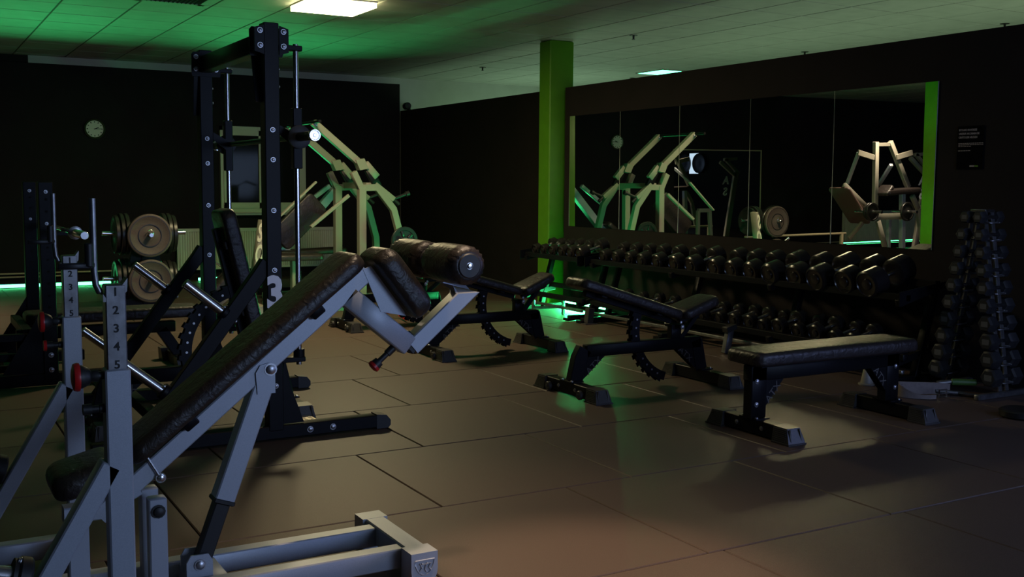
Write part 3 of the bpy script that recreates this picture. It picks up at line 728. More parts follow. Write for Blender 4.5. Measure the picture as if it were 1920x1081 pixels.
# ------------------------------------------------------------------ rack marked with a 3
def rack():
    t = thing('squat_rack', (6.2, -1.71, 0), 'tall black guided barbell rack with a white 3 on its near post', 'rack')
    K = 'black'; yp = -1.712; X0, X1 = 5.54, 6.90; yr = -1.855
    for x in (X0, X1):
        near = x == X0
        p = MB(); p.beam((x, yp, .055), (x, yp, 2.205), .08, .088); po = p.build('post', K, t)
        k = MB()
        for z in (.30, .61, .92, 1.235, 1.50, 1.655): k.bolt((x-.044, yp, z), (-1, 0, 0), .010)
        for z in (2.16, 2.085):
            for s in (-1, 1): k.bolt((x-.052 if near else x-.052, yp+s*.062, z), (-1, 0, 0), .011)
        for z in (1.88, 1.97): k.bolt((x-.02, yp-.041, z), (0, -1, 0), .009)
        split_build(k, 'bolt', 'boltm', po)
        p = MB(); pl = [(-.085, 2.04), (.085, 2.04), (.09, 2.055), (.09, 2.175), (.078, 2.19), (-.078, 2.19), (-.09, 2.175), (-.09, 2.055)]
        p.prism([(x-.044, yp+y, z) for y, z in pl if abs(y) > 0], (-.008, 0, 0)) if not near else p.prism([(x-.050, yp+y, z) for y, z in pl], (.006, 0, 0))
        if near:
            p = MB(); p.prism([(x+.044, yp+y, z) for y, z in pl], (.008, 0, 0))
            for s in (-1, 1): p.prism([(x-.052+.008, yp+s*.0405, 2.04), (x-.044, yp+s*.09, 2.055), (x-.044, yp+s*.09, 2.175), (x-.044, yp+s*.0405, 2.19)], (-.006, 0, 0))
        p.build('mounting_plate', K, po)
        b = MB(); b.beam((x, -.78, .045), (x, -2.30, .045), .08, .07); bo = b.build('base_beam', K, t)
        c = MB(); c.prism([(x-.042, y, z) for y, z in ((-2.29, .004), (-2.36, .004), (-2.375, .02), (-2.375, .048), (-2.35, .078), (-2.29, .086))], (.084, 0, 0)); c.build('end_cap', 'plastic', bo)
        k = MB()
        for yy in (-1.90, -2.03): k.bolt((x-.041, yy, .045), (-1, 0, 0), .013)
        split_build(k, 'bolt', 'boltm', bo)
        # diagonal brace with plate horns
        pb = [(x, yp+.03, .96), (x, yp+.07, .90), (x, -1.13, .22), (x, -1.02, .06)]
        d = MB(); d.poly(pb, .06, .07, (1, 0, 0)) if False else d.poly(pb, .06, .075, (0, 0, 1)); do = d.build('brace', K, t)
        dd = V((0, .77, .64)).normalized()
        for (hy, hz) in ((-1.462, .665), (-1.150, .275)):
            h0 = V((x, hy, hz+.03)); hn = MB(); hn.cyl(h0+dd*.02, h0+dd*.27, .026, ch=.004); hn.build('plate_horn', 'chrome', do)
            hc = MB(); hc.cyl(h0-dd*.0, h0+dd*.03, .042, ch=.005); hc.build('horn_collar', 'black', do)
            bb = MB(); bb.bolt(h0+dd*.03+V((-.03, -.01, .02)), dd, .009); bb.bolt(h0-dd*.06, -dd, .012); split_build(bb, 'bolt', 'boltm', do)
        # guide rod with brackets and sliding carriage
        r = MB(); r.beam((x, yp-.03, 2.085), (x, yr-.03, 2.085), .05, .028); r.beam((x, yp-.03, .430), (x, yr-.03, .430), .05, .028); r.cyl((x, yr, .444), (x, yr, .485), .030)
        split_build(r, 'rod_bracket', K, t)
        r = MB(); r.cyl((x, yr, .40), (x, yr, 2.108), .0145); r.build('guide_rod', 'chrome', t)
        c = MB(); c.beam((x, yr, 1.455), (x, yr, 1.775), .050, .050); c.build('carriage', K, t)
        # top gusset and foot gusset
        g = MB(); g.beam((x+.02, yp+.046, 1.80), (x+.09 if near else x-.02, yp+.046, 2.06), .006, .05, (0, 1, 0)) ; 
        g.build('gusset', K, po)
        g = MB(); g.prism([(x-.02, yp-.04, .085), (x-.02, yp-.16, .085), (x-.02, yp-.04, .42)], (.006, 0, 0)); g.build('gusset', K, po)
    b = MB(); b.beam((X0+.045, yp, 2.115), (X1-.045, yp, 2.115), .07, .10); b.build('top_beam', K, t)
    b = MB(); b.beam((X0+.04, -1.13, .14), (X1-.04, -1.13, .14), .06, .06); b.build('rear_beam', K, t)
    b = MB(); z = .035; b.box((X0+.04, -2.03, .004), (X1-.04, -1.92, z)); bo = b.build('cross_member', 'check', t)
    d = MB(); n = 0
    for i in range(42):
        xx = X0+.06+i*.030
        for j in range(3):
            yy = -2.01+.036*j; s = 1 if (i+j) % 2 else -1
            d.beam((xx-.007, yy-.009*s, z+.001), (xx+.007, yy+.009*s, z+.001), .004, .003, ch=.001)
    do = d.build('tread_pattern', 'check', bo)
    b = MB(); b.cyl((X0-.28, yr, 1.622), (X1+.32, yr, 1.622), .016); bo = b.build('guided_bar', K, t)
    for s, x in ((-1, X0), (1, X1)):
        b = MB(); b.cyl((x+s*.06, yr, 1.622), (x+s*.27, yr, 1.622), .024); b.build('bar_sleeve', 'plastic', bo)
        b = MB(); b.lathe((x+s*.27, yr, 1.622), (s, 0, 0), [(0, .031), (.018, .032), (.024, .029), (.024, .024), (.020, .022), (.020, .010), (.024, .008), (.024, .003)]); b.build('sleeve_cap', 'chrome', bo)
        b = MB(); b.lathe((x+s*.035, yr, 1.622), (s, 0, 0), [(0, .05), (.004, .062), (.02, .062), (.025, .045)]); b.build('collar_ring', 'plastic', bo)
        b = MB(); b.prism([(x-s*.03, yp+.0, 1.68), (x-s*.03, yr+.02, 1.585), (x-s*.03, yr, 1.60), (x-s*.03, yr, 1.64), (x-s*.03, yp+.02, 1.73)], (-s*.006, 0, 0)); b.build('hook_plate', K, bo)
    text('3', (X0-.046, yp+.047, .722), XM, YM, .235, 'number_marking', 'paper', t, .0008, .010, sx=.80)
rack()

# ------------------------------------------------------------------ dumbbell rack along the mirror wall
def rack_shelves(x0, x1, label):
    t = thing('dumbbell_rack', ((x0+x1)/2, -6.2, 0), label, 'rack', 'long black dumbbell racks')
    for z, zb in ((.615, .70), (.195, .27)):
        r = MB(); r.beam((x0, -6.07, z), (x1, -6.07, z), .05, .05); r.beam((x0, -6.37, zb), (x1, -6.37, zb), .05, .05); split_build(r, 'shelf_rail', 'black', t)
    r = MB(); r.beam((x0, -6.05, .095), (x1, -6.05, .095), .03, .028); r.build('front_rail', 'steel', t)
    n = max(2, round((x1-x0)/1.2)+1)
    for i in range(n):
        x = x0+.05+(x1-x0-.1)*i/(n-1)
        u = MB(); u.poly([(x, -5.99, .60), (x, -6.30, .60), (x, -6.42, .10)], .05, .06, (0, 0, 1)) if False else None
        u = MB(); u.beam((x, -6.02, .575), (x, -6.44, .68), .05, .05); u.beam((x, -6.02, .155), (x, -6.40, .24), .05, .05)
        u.beam((x, -6.40, .66), (x, -6.22, .02), .05, .06, (1, 0, 0)); u.build('upright', 'black', t)
        f = MB(); f.beam((x, -5.92, .03), (x, -6.50, .03), .06, .05); f.box((x-.045, -5.96, .004), (x+.045, -5.88, .03)); f.build('foot', 'black', t)
    for x in (x0, x1):
        e = MB(); e.prism([(x, -5.98, .56), (x, -6.46, .67), (x, -6.46, .72), (x, -5.98, .66)], (.008, 0, 0)); e.build('end_plate', 'black', t)
rack_shelves(5.02, 8.93, 'long black dumbbell rack in front of the mirror, right section')
rack_shelves(9.07, 10.22, 'short black dumbbell rack section next to the green pillar')
def dumbbell(R, Lh, gap, hr=.016, n=26):
    """local axis y; returns prototype"""
    t = bpy.data.objects.new('dumbbell', None); COL.objects.link(t)
    h = MB(); h.lathe((0, -gap/2-.01, 0), (0, 1, 0), [(0, hr), (.02, hr*.9), (gap/2+.01, hr*1.12), (gap, hr*.9), (gap+.02, hr)], n=14); h.build('handle', 'chrome', t)
    for s in (-1, 1):
        b = MB(); c = min(.012, Lh*.15)
        b.lathe((0, s*gap/2, 0), (0, s, 0), [(0, R*.55), (.002, R-c), (c, R), (Lh-c, R), (Lh-.002, R-c), (Lh, R*.84), (Lh-.008, R*.80), (Lh-.012, R*.42), (Lh-.002, R*.38), (Lh+.001, R*.2)], n=n)
        b.build('head', 'dumb', t)
    return t
def ordinal(n): return ['first', 'second', 'third', 'fourth', 'fifth', 'sixth', 'seventh', 'eighth', 'ninth', 'tenth', 'eleventh', 'twelfth', 'thirteenth', 'fourteenth', 'fifteenth', 'sixteenth', 'seventeenth', 'eighteenth', 'nineteenth', 'twentieth', 'twenty-first', 'twenty-second', 'twenty-third'][n]
up_x = [5.35, 5.575, 5.85, 6.09, 6.36, 6.60, 6.83, 7.05, 7.36, 7.60, 7.86, 8.10, 8.31, 8.53, 8.74, 9.15, 9.34, 9.53, 9.72, 9.91, 10.08]
protos = {}
def proto(kind):
    if kind not in protos:
        R, Lh, gap = kind; protos[kind] = dumbbell(*kind); protos[kind]['used'] = 0
    p = protos[kind]
    if p['used'] == 0: p['used'] = 1; return p
    c = copy_tree(p); return c
slope = math.atan2(.085, .30)
for i, x in enumerate(up_x):
    R = [.102, .098, .098, .094, .092, .088, .086, .086, .084, .082, .078, .076, .074, .072, .070, .080, .074, .070, .066, .064, .062][i]
    Lh = [.15, .14, .15, .13, .14, .12, .12, .12, .12, .115, .11, .11, .10, .10, .10, .11, .10, .09, .09, .08, .08][i]
    d = proto((R, Lh, .135)); z0 = .66+R*.92-.005
    d.location = (x, -6.22, .66+R*.80); d.rotation_euler = (-slope, 0, 0)

    tag(d, 'round black dumbbell on the upper shelf, %s from the right end' % ordinal(i), 'dumbbell', 'round dumbbells on the upper shelf')
low_x = [5.53, 5.70, 5.90, 6.08, 6.30, 6.47, 6.64, 6.82, 7.01, 7.22, 7.43, 7.66, 7.9, 8.15, 8.4, 8.66]
for i, x in enumerate(low_x):
    R = [.060, .060, .070, .064, .072, .060, .068, .066, .060, .060, .058, .056, .056, .054, .052, .05][i]
    d = proto((R, .075, .16 if i % 2 else .14)); d.location = (x, -6.22, .232+R*.85); d.rotation_euler = (-math.atan2(.075, .3), 0, 0)
    tag(d, 'small round black dumbbell on the lower shelf, %s from the right end' % ordinal(i), 'dumbbell', 'round dumbbells on the lower shelf')
for p in protos.values():
    if 'used' in p: del p['used']
for o in bpy.data.objects:
    if 'used' in o: del o['used']

# ------------------------------------------------------------------ A-frame tree of hex dumbbells
def hex_tree():
    cx, cy = 4.66, -6.33
    t = thing('dumbbell_tree', (cx, cy, 0), 'narrow chrome A-frame dumbbell tree standing against the wall at the right', 'rack')
    def leg(s, z): return V((cx + s*(.045+.185*(1-z/1.22)), cy, z))
    for s in (-1, 1):
        l = MB()
        for dy in (-.035, .035): l.beam(leg(s, .04)+V((0, dy, 0)), leg(s, 1.225)+V((0, dy, 0)), .012, .035, (0, 1, 0), ch=.002)
        split_build(l, 'leg', 'steel', t)
        f = MB(); f.beam(leg(s, 0.02)+V((0, -.27, 0)), leg(s, .02)+V((0, .28, 0)), .04, .036); f.build('foot', 'steel', t)
        for i in range(10):
            c = MB(); z = .135+.117*i; p = leg(s, z-.035)
            for dy in (-.05, .05): c.beam(p+V((-.045, dy, 0)), p+V((.045, dy, 0)), .012, .010); 
            c.beam(p+V((-.04, -.05, -.002)), p+V((-.04, .05, -.002)), .008, .01); c.beam(p+V((.04, -.05, -.002)), p+V((.04, .05, -.002)), .008, .01)
            c.build('cradle', 'steel', t)
    b = MB(); b.beam((cx-.06, cy, 1.23), (cx+.06, cy, 1.23), .10, .02); b.build('top_plate', 'chrome', t)
    first = {}
    for s in (1, -1):
        for i in range(10):
            z = .135+.117*i; R = .066-.0023*i; key = i
            if key not in first:
                o = bpy.data.objects.new('hex_dumbbell', None); COL.objects.link(o); gap = .105
                h = MB(); h.lathe((0, -gap/2-.01, 0), (0, 1, 0), [(0, .013), (gap/2+.01, .017), (gap+.02, .013)], n=14); h.build('handle', 'chrome', o)
                for q in (-1, 1):
                    hb = MB(); Lh = .095-.003*i; rings = []
                    for tt, rr in ((0, .8), (.012, 1), (Lh-.012, 1), (Lh, .78)):
                        rings.append([(math.cos(PI/3*k)*R*rr, q*(gap/2+tt), math.sin(PI/3*k)*R*rr) for k in range(6)])
                    hb.loft(rings, smooth=False); ho = hb.build('head', 'hex', o)
                    tg = MB(); tg.box((-R*.42, q*(gap/2+Lh)-.0008, -R*.3), (R*.42, q*(gap/2+Lh)+.0008, R*.3)); tg.build('weight_tag', 'tag', ho)
                first[key] = o
            else: o = copy_tree(first[key])
            p = leg(s, z); o.location = p
            tag(o, 'black hex dumbbell on the %s leg of the dumbbell tree, %s from the top' % ('left' if s > 0 else 'right', ordinal(9-i)), 'dumbbell', 'hex dumbbells on the tree')
hex_tree()

# lifting belt lying on edge
def belt():
    pts = []; c = V((4.66, -5.82, 0))
    a = at(1682, 730, 'z', .0); 
    path = [(4.66, -6.08), (4.72, -5.96), (4.775, -5.82), (4.79, -5.735), (4.745, -5.70), (4.67, -5.73), (4.60, -5.80), (4.585, -5.86)]
    mb = MB(); N = len(path); W = .10
    fine = []
    for i in range(N-1):
        for k in range(4):
            q = k/4; p0, p1, p2, p3 = [V((*path[max(0, min(N-1, i+j))], 0)) for j in (-1, 0, 1, 2)]
            fine.append(.5*((2*p1)+(-p0+p2)*q+(2*p0-5*p1+4*p2-p3)*q*q+(-p0+3*p1-3*p2+p3)*q**3))
    rings = []
    for i, p in enumerate(fine):
        d = (fine[min(i+1, len(fine)-1)]-fine[max(i-1, 0)]).normalized(); n = V((-d.y, d.x, 0)); q_ = i/len(fine); h = W*(.75+.5*q_ if q_ < .5 else max(.32, 1.0-2.6*(q_-.5)))
        rings.append([p-n*.005+V((0, 0, .004)), p+n*.005+V((0, 0, .004)), p+n*.005+V((0, 0, h)), p-n*.005+V((0, 0, h))])
    t = thing('lifting_belt', (4.7, -5.85, 0), 'pale grey leather lifting belt lying on edge beside the foot of the flat bench', 'belt')
    mb.loft(rings, smooth=False).build('strap', 'belt', t)
    s = MB()
    for dz in (.03, .045, .06, .075): s.tube([fine[i]+V((0, 0, dz))+V((-.0045, .002, 0)) for i in range(10, 18)], .0016, 5)
    s.build('stitching', 'plate', t)
    b = MB(); b.tube([(4.585, -5.88, .01), (4.585, -5.88, .06), (4.575, -5.94, .06), (4.575, -5.94, .01)], .006, 8, True); b.cyl((4.58, -5.88, .035), (4.57, -5.95, .035), .005); b.build('buckle', 'chrome', t)
belt()
# V handle with green grip
hs = V((-.10, -.07, 0)); t = thing('cable_handle', (4.54, -6.09, 0), 'bent steel cable handle with a green rubber grip lying by the dumbbell tree', 'handle')
h = MB(); h.tube([V(q)+hs for q in [(4.52, -6.10, .018), (4.70, -6.02, .018), (4.80, -5.93, .022), (4.82, -5.93, .045), (4.81, -5.955, .075), (4.76, -6.02, .085), (4.70, -6.09, .085)]], .016); h.build('rod', 'steel', t)
h = MB(); h.cyl(V((4.76, -6.02, .085))+hs, V((4.66, -6.15, .085))+hs, .022, ch=.005); h.build('grip', 'grip', t)
# dark disc at the right edge
p = MB(); p.lathe((3.98, -5.86, .001), (0, 0, 1), [(0, .11), (.01, .125), (.04, .125), (.05, .11), (.045, .05), (.045, .02)]); 
tag(p.build('weight_disc', 'platedark'), 'black weight disc lying on the floor at the right edge', 'weight plate')
p = MB(); p.lathe((5.17, -5.86, .001), (0, 0, 1), [(0, .06), (.01, .06), (.012, .045), (.14, .022), (.15, .018)])
tag(p.build('marker_cone', 'white'), 'small pale cone on the floor behind the flat bench', 'cone')
t = thing('floor_stand', (6.70, -5.95, 0), 'short dark tapered stand with a round cap behind the flat bench', 'stand')
p = MB(); p.beam((6.70, -5.90, .004), (6.70, -5.94, .20), .06, .05, (1, 0, 0)); p.build('stem', 'steel', t)
p = MB(); p.beam((6.70, -5.885, .20), (6.70, -5.99, .225), .07, .045); p.build('cap', 'plastic', t)
# grey floor stand before the green strip
t = thing('post_foot', (9.50, -6.15, 0), 'small dark post foot in front of the bright green floor light', 'stand')
c = at(1103, 607, 'z', 0)
p = MB(); p.beam((c.x, c.y, .008), (c.x, c.y-.02, .16), .07, .07); p.build('stem', 'rubber', t)
p = MB(); p.box((c.x-.06, c.y-.07, .001), (c.x+.06, c.y+.07, .01)); p.build('base_plate', 'steel', t)
# low frame glowing green at the pillar
t = thing('floor_stand', (10.15, -6.2, 0), 'low metal stand on the floor by the green pillar', 'frame')
p = MB(); a, b = at(1000, 577, 'z', .09), at(1056, 574, 'z', .09); p.beam(a, b, .03, .03); p.beam((b.x, b.y, .002), (b.x, b.y, .16), .03, .03); p.beam((a.x, a.y, .002), (a.x, a.y, .18), .03, .03)
p.build('bar', 'steel', t)

# ------------------------------------------------------------------ plate tree
def plate(c, ax, R, th, label, cat_mat='plate', hub=.03, group=None, letters=False):
    ax = V(ax).normalized(); c = V(c)
    t = thing('weight_plate', c, label, 'weight plate', group)
    b = MB(); h = th/2
    prof = [(-h, .026), (-h, R*.22), (-h+.006, R*.28), (-h+.006, R*.80), (-h, R*.84), (-h, R*.97), (-h+.006, R), (h-.006, R), (h, R*.97), (h, R*.84), (h-.006, R*.80), (h-.006, R*.28), (h, R*.22), (h, .026)]
    b.lathe(c, ax, prof, n=48); b.build('disc', cat_mat, t)
    if letters:
        r = MB()
        for q in (.88, .50): r.lathe(c, ax, [(h-.004, R*q), (h+.0022, R*q), (h+.0022, R*q+.006), (h-.004, R*q+.006)], n=48, cap=False)
        r.build('engraved_ring', 'platedark', t)
    return t
def plate_tree():
    X = 11.55
    zc = (.835, .36); yc = -2.262
    t = thing('plate_tree', (X+.25, yc, 0), 'black weight plate tree loaded with plates left of the rack', 'rack')
    b = MB(); b.beam((X+.25, yc, .05), (X+.25, yc, 1.0), .08, .08); b.beam((X-.12, yc-.22, .03), (X+.6, yc-.22, .03), .06, .06); b.beam((X-.12, yc+.22, .03), (X+.6, yc+.22, .03), .06, .06); b.beam((X+.25, yc-.3, .04), (X+.25, yc+.3, .04), .06, .06)
    b.prism([(X+.22, yc-.26, .06), (X+.22, yc+.26, .06), (X+.22, yc+.06, 1.0), (X+.22, yc-.06, 1.0)], (.06, 0, 0)); b.build('frame', 'black', t)
    for z in zc:
        h = MB(); h.cyl((X+.25, yc, z), (X-.13, yc, z), .024, ch=.004); h.build('front_peg', 'chrome', t)
        for s in (-1, 1):
            h = MB(); h.cyl((X+.25, yc+s*.05, z), (X+.25, yc+s*.43, z+.01), .024, ch=.004); h.build('side_peg', 'chrome', t)
    for k, z in enumerate(zc):
        w = ('upper', 'lower')[k]
        plate((X-.03, yc, z-.008), (-1, 0, 0), .225, .045, 'large grey iron plate facing the camera on the %s front peg of the plate tree' % w, 'plate', letters=True)
        plate((X+.05, yc, z-.006), (-1, 0, 0), .215, .04, 'dark iron plate behind the grey one on the %s front peg' % w, 'platedark')
        n = (3, 3)[k]
        for i in range(n):
            plate((X+.25, yc-.19-.05*i, z-.002), (0, -1, 0), .22-.02*(i == 2)-(.03 if k else 0), .042, 'dark plate on the %s right peg of the plate tree, %s from the post' % (w, ordinal(i)), 'platedark', group='plates on the right pegs')
            plate((X+.25, yc+.19+.05*i, z-.002), (0, 1, 0), .22-.02*(i == 2), .042, 'dark plate on the %s left peg of the plate tree, %s from the post' % (w, ordinal(i)), 'platedark', group='plates on the left pegs')
    for k, z in enumerate(zc):
        c = MB(); pts = [V((X-.085, yc+.03*math.cos(a), z+.02+.035*math.sin(a))) for a in [i*2*PI/12 for i in range(11)]]
        c.tube(pts, .004, 6)
        tag(c.build('spring_collar', 'chrome'), 'wire spring collar clipped on the %s front peg of the plate tree' % ('upper', 'lower')[k], 'collar')
plate_tree()

# ------------------------------------------------------------------ black bench press with barbell, far left
def black_press():
    t = thing('bench_press', (8.5, -1.2, 0), 'black bench press with tall perforated uprights at the far left', 'bench')
    K = 'black'; ups = ((7.72, -.85), (8.72, -.85))
    for x, y in ups:
        u = MB(); u.beam((x, y, .05), (x, y, 1.375), .09, .09); uo = u.build('upright', K, t)
        h = MB()
        for i in range(13): h.cyl((x-.0455, y, .30+.08*i), (x-.0465, y, .30+.08*i), .009, n=10)
        h.build('holes', 'gap', uo)
        k = MB(); k.bolt((x-.045, y, 1.31), (-1, 0, 0), .009); k.bolt((x-.045, y, 1.10), (-1, 0, 0), .008); k.bolt((x-.045, y, .22), (-1, 0, 0), .013); k.bolt((x-.045, y, .12), (-1, 0, 0), .013); split_build(k, 'bolt', 'boltm', uo)
        j = MB(); j.prism([(x-.03, y-.045, 1.02), (x-.03, y-.13, 1.02), (x-.03, y-.14, 1.07), (x-.03, y-.12, 1.04), (x-.03, y-.06, 1.045), (x-.03, y-.045, 1.16)], (.06, 0, 0)); j.build('bar_hook', K, uo)
        b = MB(); b.beam((x, y+.35, .055), (x, y-.35, .055), .08, .08); b.prism([(x-.03, y+.045, .10), (x-.03, y+.3, .10), (x-.03, y+.045, .52)], (.008, 0, 0)); b.build('upright_foot', K, t)
    b = MB(); b.beam((7.76, -.72, .36), (8.68, -.72, .36), .06, .06); b.beam((7.76, -.62, .10), (8.68, -.62, .10), .07, .05); split_build(b, 'cross_beam', K, t)
    b = MB(); b.beam((8.22, -.72, .30), (8.22, -1.78, .30), .07, .08); b.build('main_beam', K, t)
    l = MB(); l.poly([(8.22, -1.68, .28), (8.22, -1.82, .06)], .07, .08, (0, 0, 1)); l.build('leg', K, t)
    f = MB(); f.beam((8.0, -1.80, .045), (8.45, -1.80, .045), .08, .08); fo_ = f.build('foot_bar', K, t)
    for x in (7.95, 8.5): MB().prism([(x-.08, -1.86, .003), (x+.08, -1.86, .003), (x+.05, -1.85, .10), (x-.05, -1.85, .10)], (0, .13, 0)).build('end_cap', 'rubber', fo_)
    p = MB(); p.pad((8.22, -.74, .375), (8.22, -1.95, .375), .30, .08, (0, 0, 1)); p.build('pad', 'vinyl', t)
    s = MB()
    for z, y in ((.24, -.50), (.12, -.45)): s.beam((7.7, y, z), (8.9, y, z), .05, .03)
    split_build(s, 'storage_bar', K, t)
    r = MB()
    for i, (z, y) in enumerate(((.34, -.3), (.20, -.22), (.115, -.25), (.045, -.3))): r.beam((7.75+.06*i, .9, z), (7.75+.06*i, -.72, z), .05, .05)
    r.beam((7.85, -.7, .02), (7.85, -.7, .38), .09, .06); split_build(r, 'side_beam', K, t)
    bt = thing('barbell', (7.6, -.945, 1.07), 'barbell resting in the hooks of the black bench press', 'barbell')
    h = MB(); h.cyl((7.05, -.945, 1.062), (9.4, -.945, 1.062), .014); h.build('shaft', 'chrome', bt)
    h = MB(); h.lathe((7.10, -.945, 1.062), (-1, 0, 0), [(0, .030), (.012, .042), (.03, .042), (.034, .026)]); h.build('collar', 'chrome', bt)
    h = MB(); h.lathe((7.10, -.945, 1.062), (-1, 0, 0), [(0, .025), (.40, .025), (.405, .022)]); h.build('sleeve', 'chrome', bt)
    h = MB(); h.cyl((9.35, -.945, 1.062), (9.75, -.945, 1.062), .025, ch=.003); h.build('sleeve', 'chrome', bt)
black_press()
# chain on the floor
def chain():
    t = MB(); random.seed(5)
    base = at(88, 708, 'z', .02)
    for i in range(13):
        a = random.uniform(0, PI); c = base+V((random.uniform(-.10, .12), random.uniform(-.17, .05), .010+.012*(i % 4)))
        ax = V((math.cos(a), math.sin(a), 0)); ay = V((-math.sin(a), math.cos(a), random.uniform(-.6, .6))).normalized()
        t.tube([c+ax*(.030*math.cos(q))+ay*(.018*math.sin(q)) for q in [k*2*PI/12 for k in range(12)]], .006, 7, True)
    o = tag(t.build('steel_chain', 'chrome'), 'heap of chrome chain links on the floor at the far left', 'chain')
chain()

# ------------------------------------------------------------------ white lever machine before the window
def lever_machine():
    t = thing('lever_press_machine', (11.5, -4.5, 0), 'white plate-loaded lever machine with two raised arms before the window', 'gym machine')
    W = 'white'
    def P(px, py, x): return at(px, py, 'x', x)
    for side, x in (('near', 11.32), ('far', 12.08)):
        near = side == 'near'; dx = x-11.2
        def Q(px, py): p = P(px, py, 11.32); return V((x, p.y, p.z))
        f = MB(); f.beam(Q(678, 348), V((x, Q(678, 470).y, .05)), .085, .085, (1, 0, 0)); po = f.build('post', W, t)
        f = MB(); f.poly([Q(678, 352), Q(706, 351), Q(737, 392), Q(752, 450), V((x, -5.05, .05))], .07, .075, (0, 0, 1)); f.build('front_leg', W, t)
        f = MB(); f.beam(Q(676, 352), Q(662, 322), .07, .08, (1, 0, 0)); f.build('post_head', W, po)
        f = MB(); f.beam(Q(587, 229), Q(670, 302), .07, .075, (0, 0, 1)); ao = f.build('lever_arm', W, t)
        f = MB(); f.prism([(x-.055, q.y, q.z) for q in (Q(664, 300), Q(680, 297), Q(688, 316), Q(672, 319))], (.11, 0, 0)); f.build('pivot_box', W, ao)
        f = MB(); f.beam(Q(684, 306), Q(706, 332), .06, .08); f.beam(Q(702, 345), Q(738, 374), .06, .06, (0, 0, 1)); f.build('lower_arm', W, ao)
        f = MB(); f.beam(Q(690, 316), Q(708, 350), .05, .10, (0, 0, 1)); f.build('arm_plate', 'black', ao)
        f = MB(); a, b = Q(737, 373), Q(748, 383); f.cyl(a, b, .022); f.cyl(a, a+V((0, -.17, .06)), .018); f.cyl(a+V((0, -.16, .055)), a+V((0, -.20, .07)), .03); f.build('hand_grip', 'plastic', ao)
        f = MB(); f.bolt(Q(590, 233)+V((-.036, 0, 0)), (-1, 0, 0), .016); split_build(f, 'bolt', 'boltm', ao)
        f = MB(); f.beam(V((x, Q(678, 400).y, .10)), V((x, -3.62, .08)), .08, .08, (0, 0, 1)); f.build('rear_rail', W, t)
    f = MB(); a = P(587, 229, 11.32); f.cyl((11.1, a.y, a.z), (12.2, a.y, a.z), .018); f.build('top_crossbar', 'black', t)
    f = MB(); q = P(678, 470, 11.32).y; f.beam((11.32, q, .05), (12.08, q, .05), .08, .08); f.beam((11.32, -5.05, .05), (12.08, -5.05, .05), .08, .08); f.beam((11.62, -3.5, .06), (11.62, -5.05, .06), .08, .10); f.beam((11.32, q-.1, 1.36), (12.08, q-.1, 1.36), .07, .07); split_build(f, 'base_beam', W, t)
    f = MB(); f.pad((11.62, -3.60, .52), (11.62, -4.15, .52), .34, .07, (0, 0, 1)); f.build('seat', 'vinylb', t)
    f = MB(); f.beam((11.62, -3.85, .06), (11.62, -3.85, .52), .08, .08, (0, 1, 0)); f.build('seat_post', W, t)
    f = MB(); f.pad((11.75, -3.72, .72), (11.75, -4.20, 1.18), .30, .08, (0, -.7, .7)); f.build('back_pad', 'vinyl', t)
    f = MB(); f.beam((11.35, -3.95, .9), (11.35, -4.40, 1.25), .05, .035); f.beam((11.35, -3.6, 1.02), (11.35, -4.02, 1.40), .05, .02); split_build(f, 'link_rod', W, t)
    f = MB(); f.cyl((11.32, -4.95, .745), (10.98, -4.95, .745), .024, ch=.004); f.build('plate_horn', 'chrome', t)
    f = MB(); f.box((10.92, -4.42, .004), (11.3, -3.38, .05)); fo_ = f.build('foot_platform', 'check', t)
    f = MB(); f.box((10.90, -4.44, .05), (10.94, -3.36, .09)); f.box((10.92, -3.6, .05), (11.3, -3.38, .11)); f.build('platform_rail', 'check', fo_)
    pl = MB(); pl.lathe((11.06, -4.95, .745), (-1, 0, 0), [(-.02, .10), (-.02, .155), (.015, .16), (.02, .155), (.02, .12), (.008, .115), (.008, .05), (.022, .045), (.022, .02)], n=36)
    for i in range(5):
        a = i*2*PI/5; pl.beam((11.045, -4.95+.05*math.cos(a), .745+.05*math.sin(a)), (11.045, -4.95+.115*math.cos(a), .745+.115*math.sin(a)), .03, .012, (1, 0, 0))
    tag(pl.build('weight_plate', 'platedark'), 'dark spoked weight plate on the right leg of the white lever machine', 'weight plate')
lever_machine()
# slanted white machine with big letters behind rack
def lettered_machine():
    t = thing('leg_machine', (10.9, -3.0, 0), 'pale machine with a slanted lettered post below the window', 'gym machine')
    x = 10.9; P = lambda a, b: at(a, b, 'x', x)
    a, b = P(491, 412), P(473, 548)
    f = MB(); f.beam(a, b+(b-a)*.12, .035, .07, (0, 1, 0)) if False else f.beam(a, V((x, b.y+.04, .06)), .05, .11, (1, 0, 0)) ; po = f.build('slanted_post', 'white', t)
    d = (b-a).normalized(); r = V((0, -1, 0)).cross(d)
    up = -d; right = V((0, -1, 0))
    for k, chh in enumerate('SO'):
        text(chh, a+d*(.22+.22*k)+V((-.058, .040, 0)), right, up, .26, 'lettering', 'clockface', po, .001, .008, sx=.42)
    f = MB(); f.beam((x, -2.7, .05), (x, -3.5, .05), .07, .07); f.beam((x-.4, -2.8, .05), (x+.5, -2.8, .05), .07, .07); f.beam((x+.1, -2.75, .08), (x+.1, -3.45, .62), .06, .06); f.build('base_frame', 'white', t)
    f = MB(); f.cyl((x, -2.95, .46), (x-.05, -2.70, .62), .012); f.cyl((x-.05, -2.70, .62), (x-.06, -2.68, .635), .022); f.build('lever', 'chrome', t)
    f = MB(); f.pad((x+.05, -2.75, .22), (x+.05, -3.0, .45), .25, .08, (0, .7, .7)); f.build('pad', 'vinyl', t)
    f = MB(); f.box((x-.2, -3.25, .004), (x+.25, -2.95, .12)); f.build('step', 'check', t)
lettered_machine()

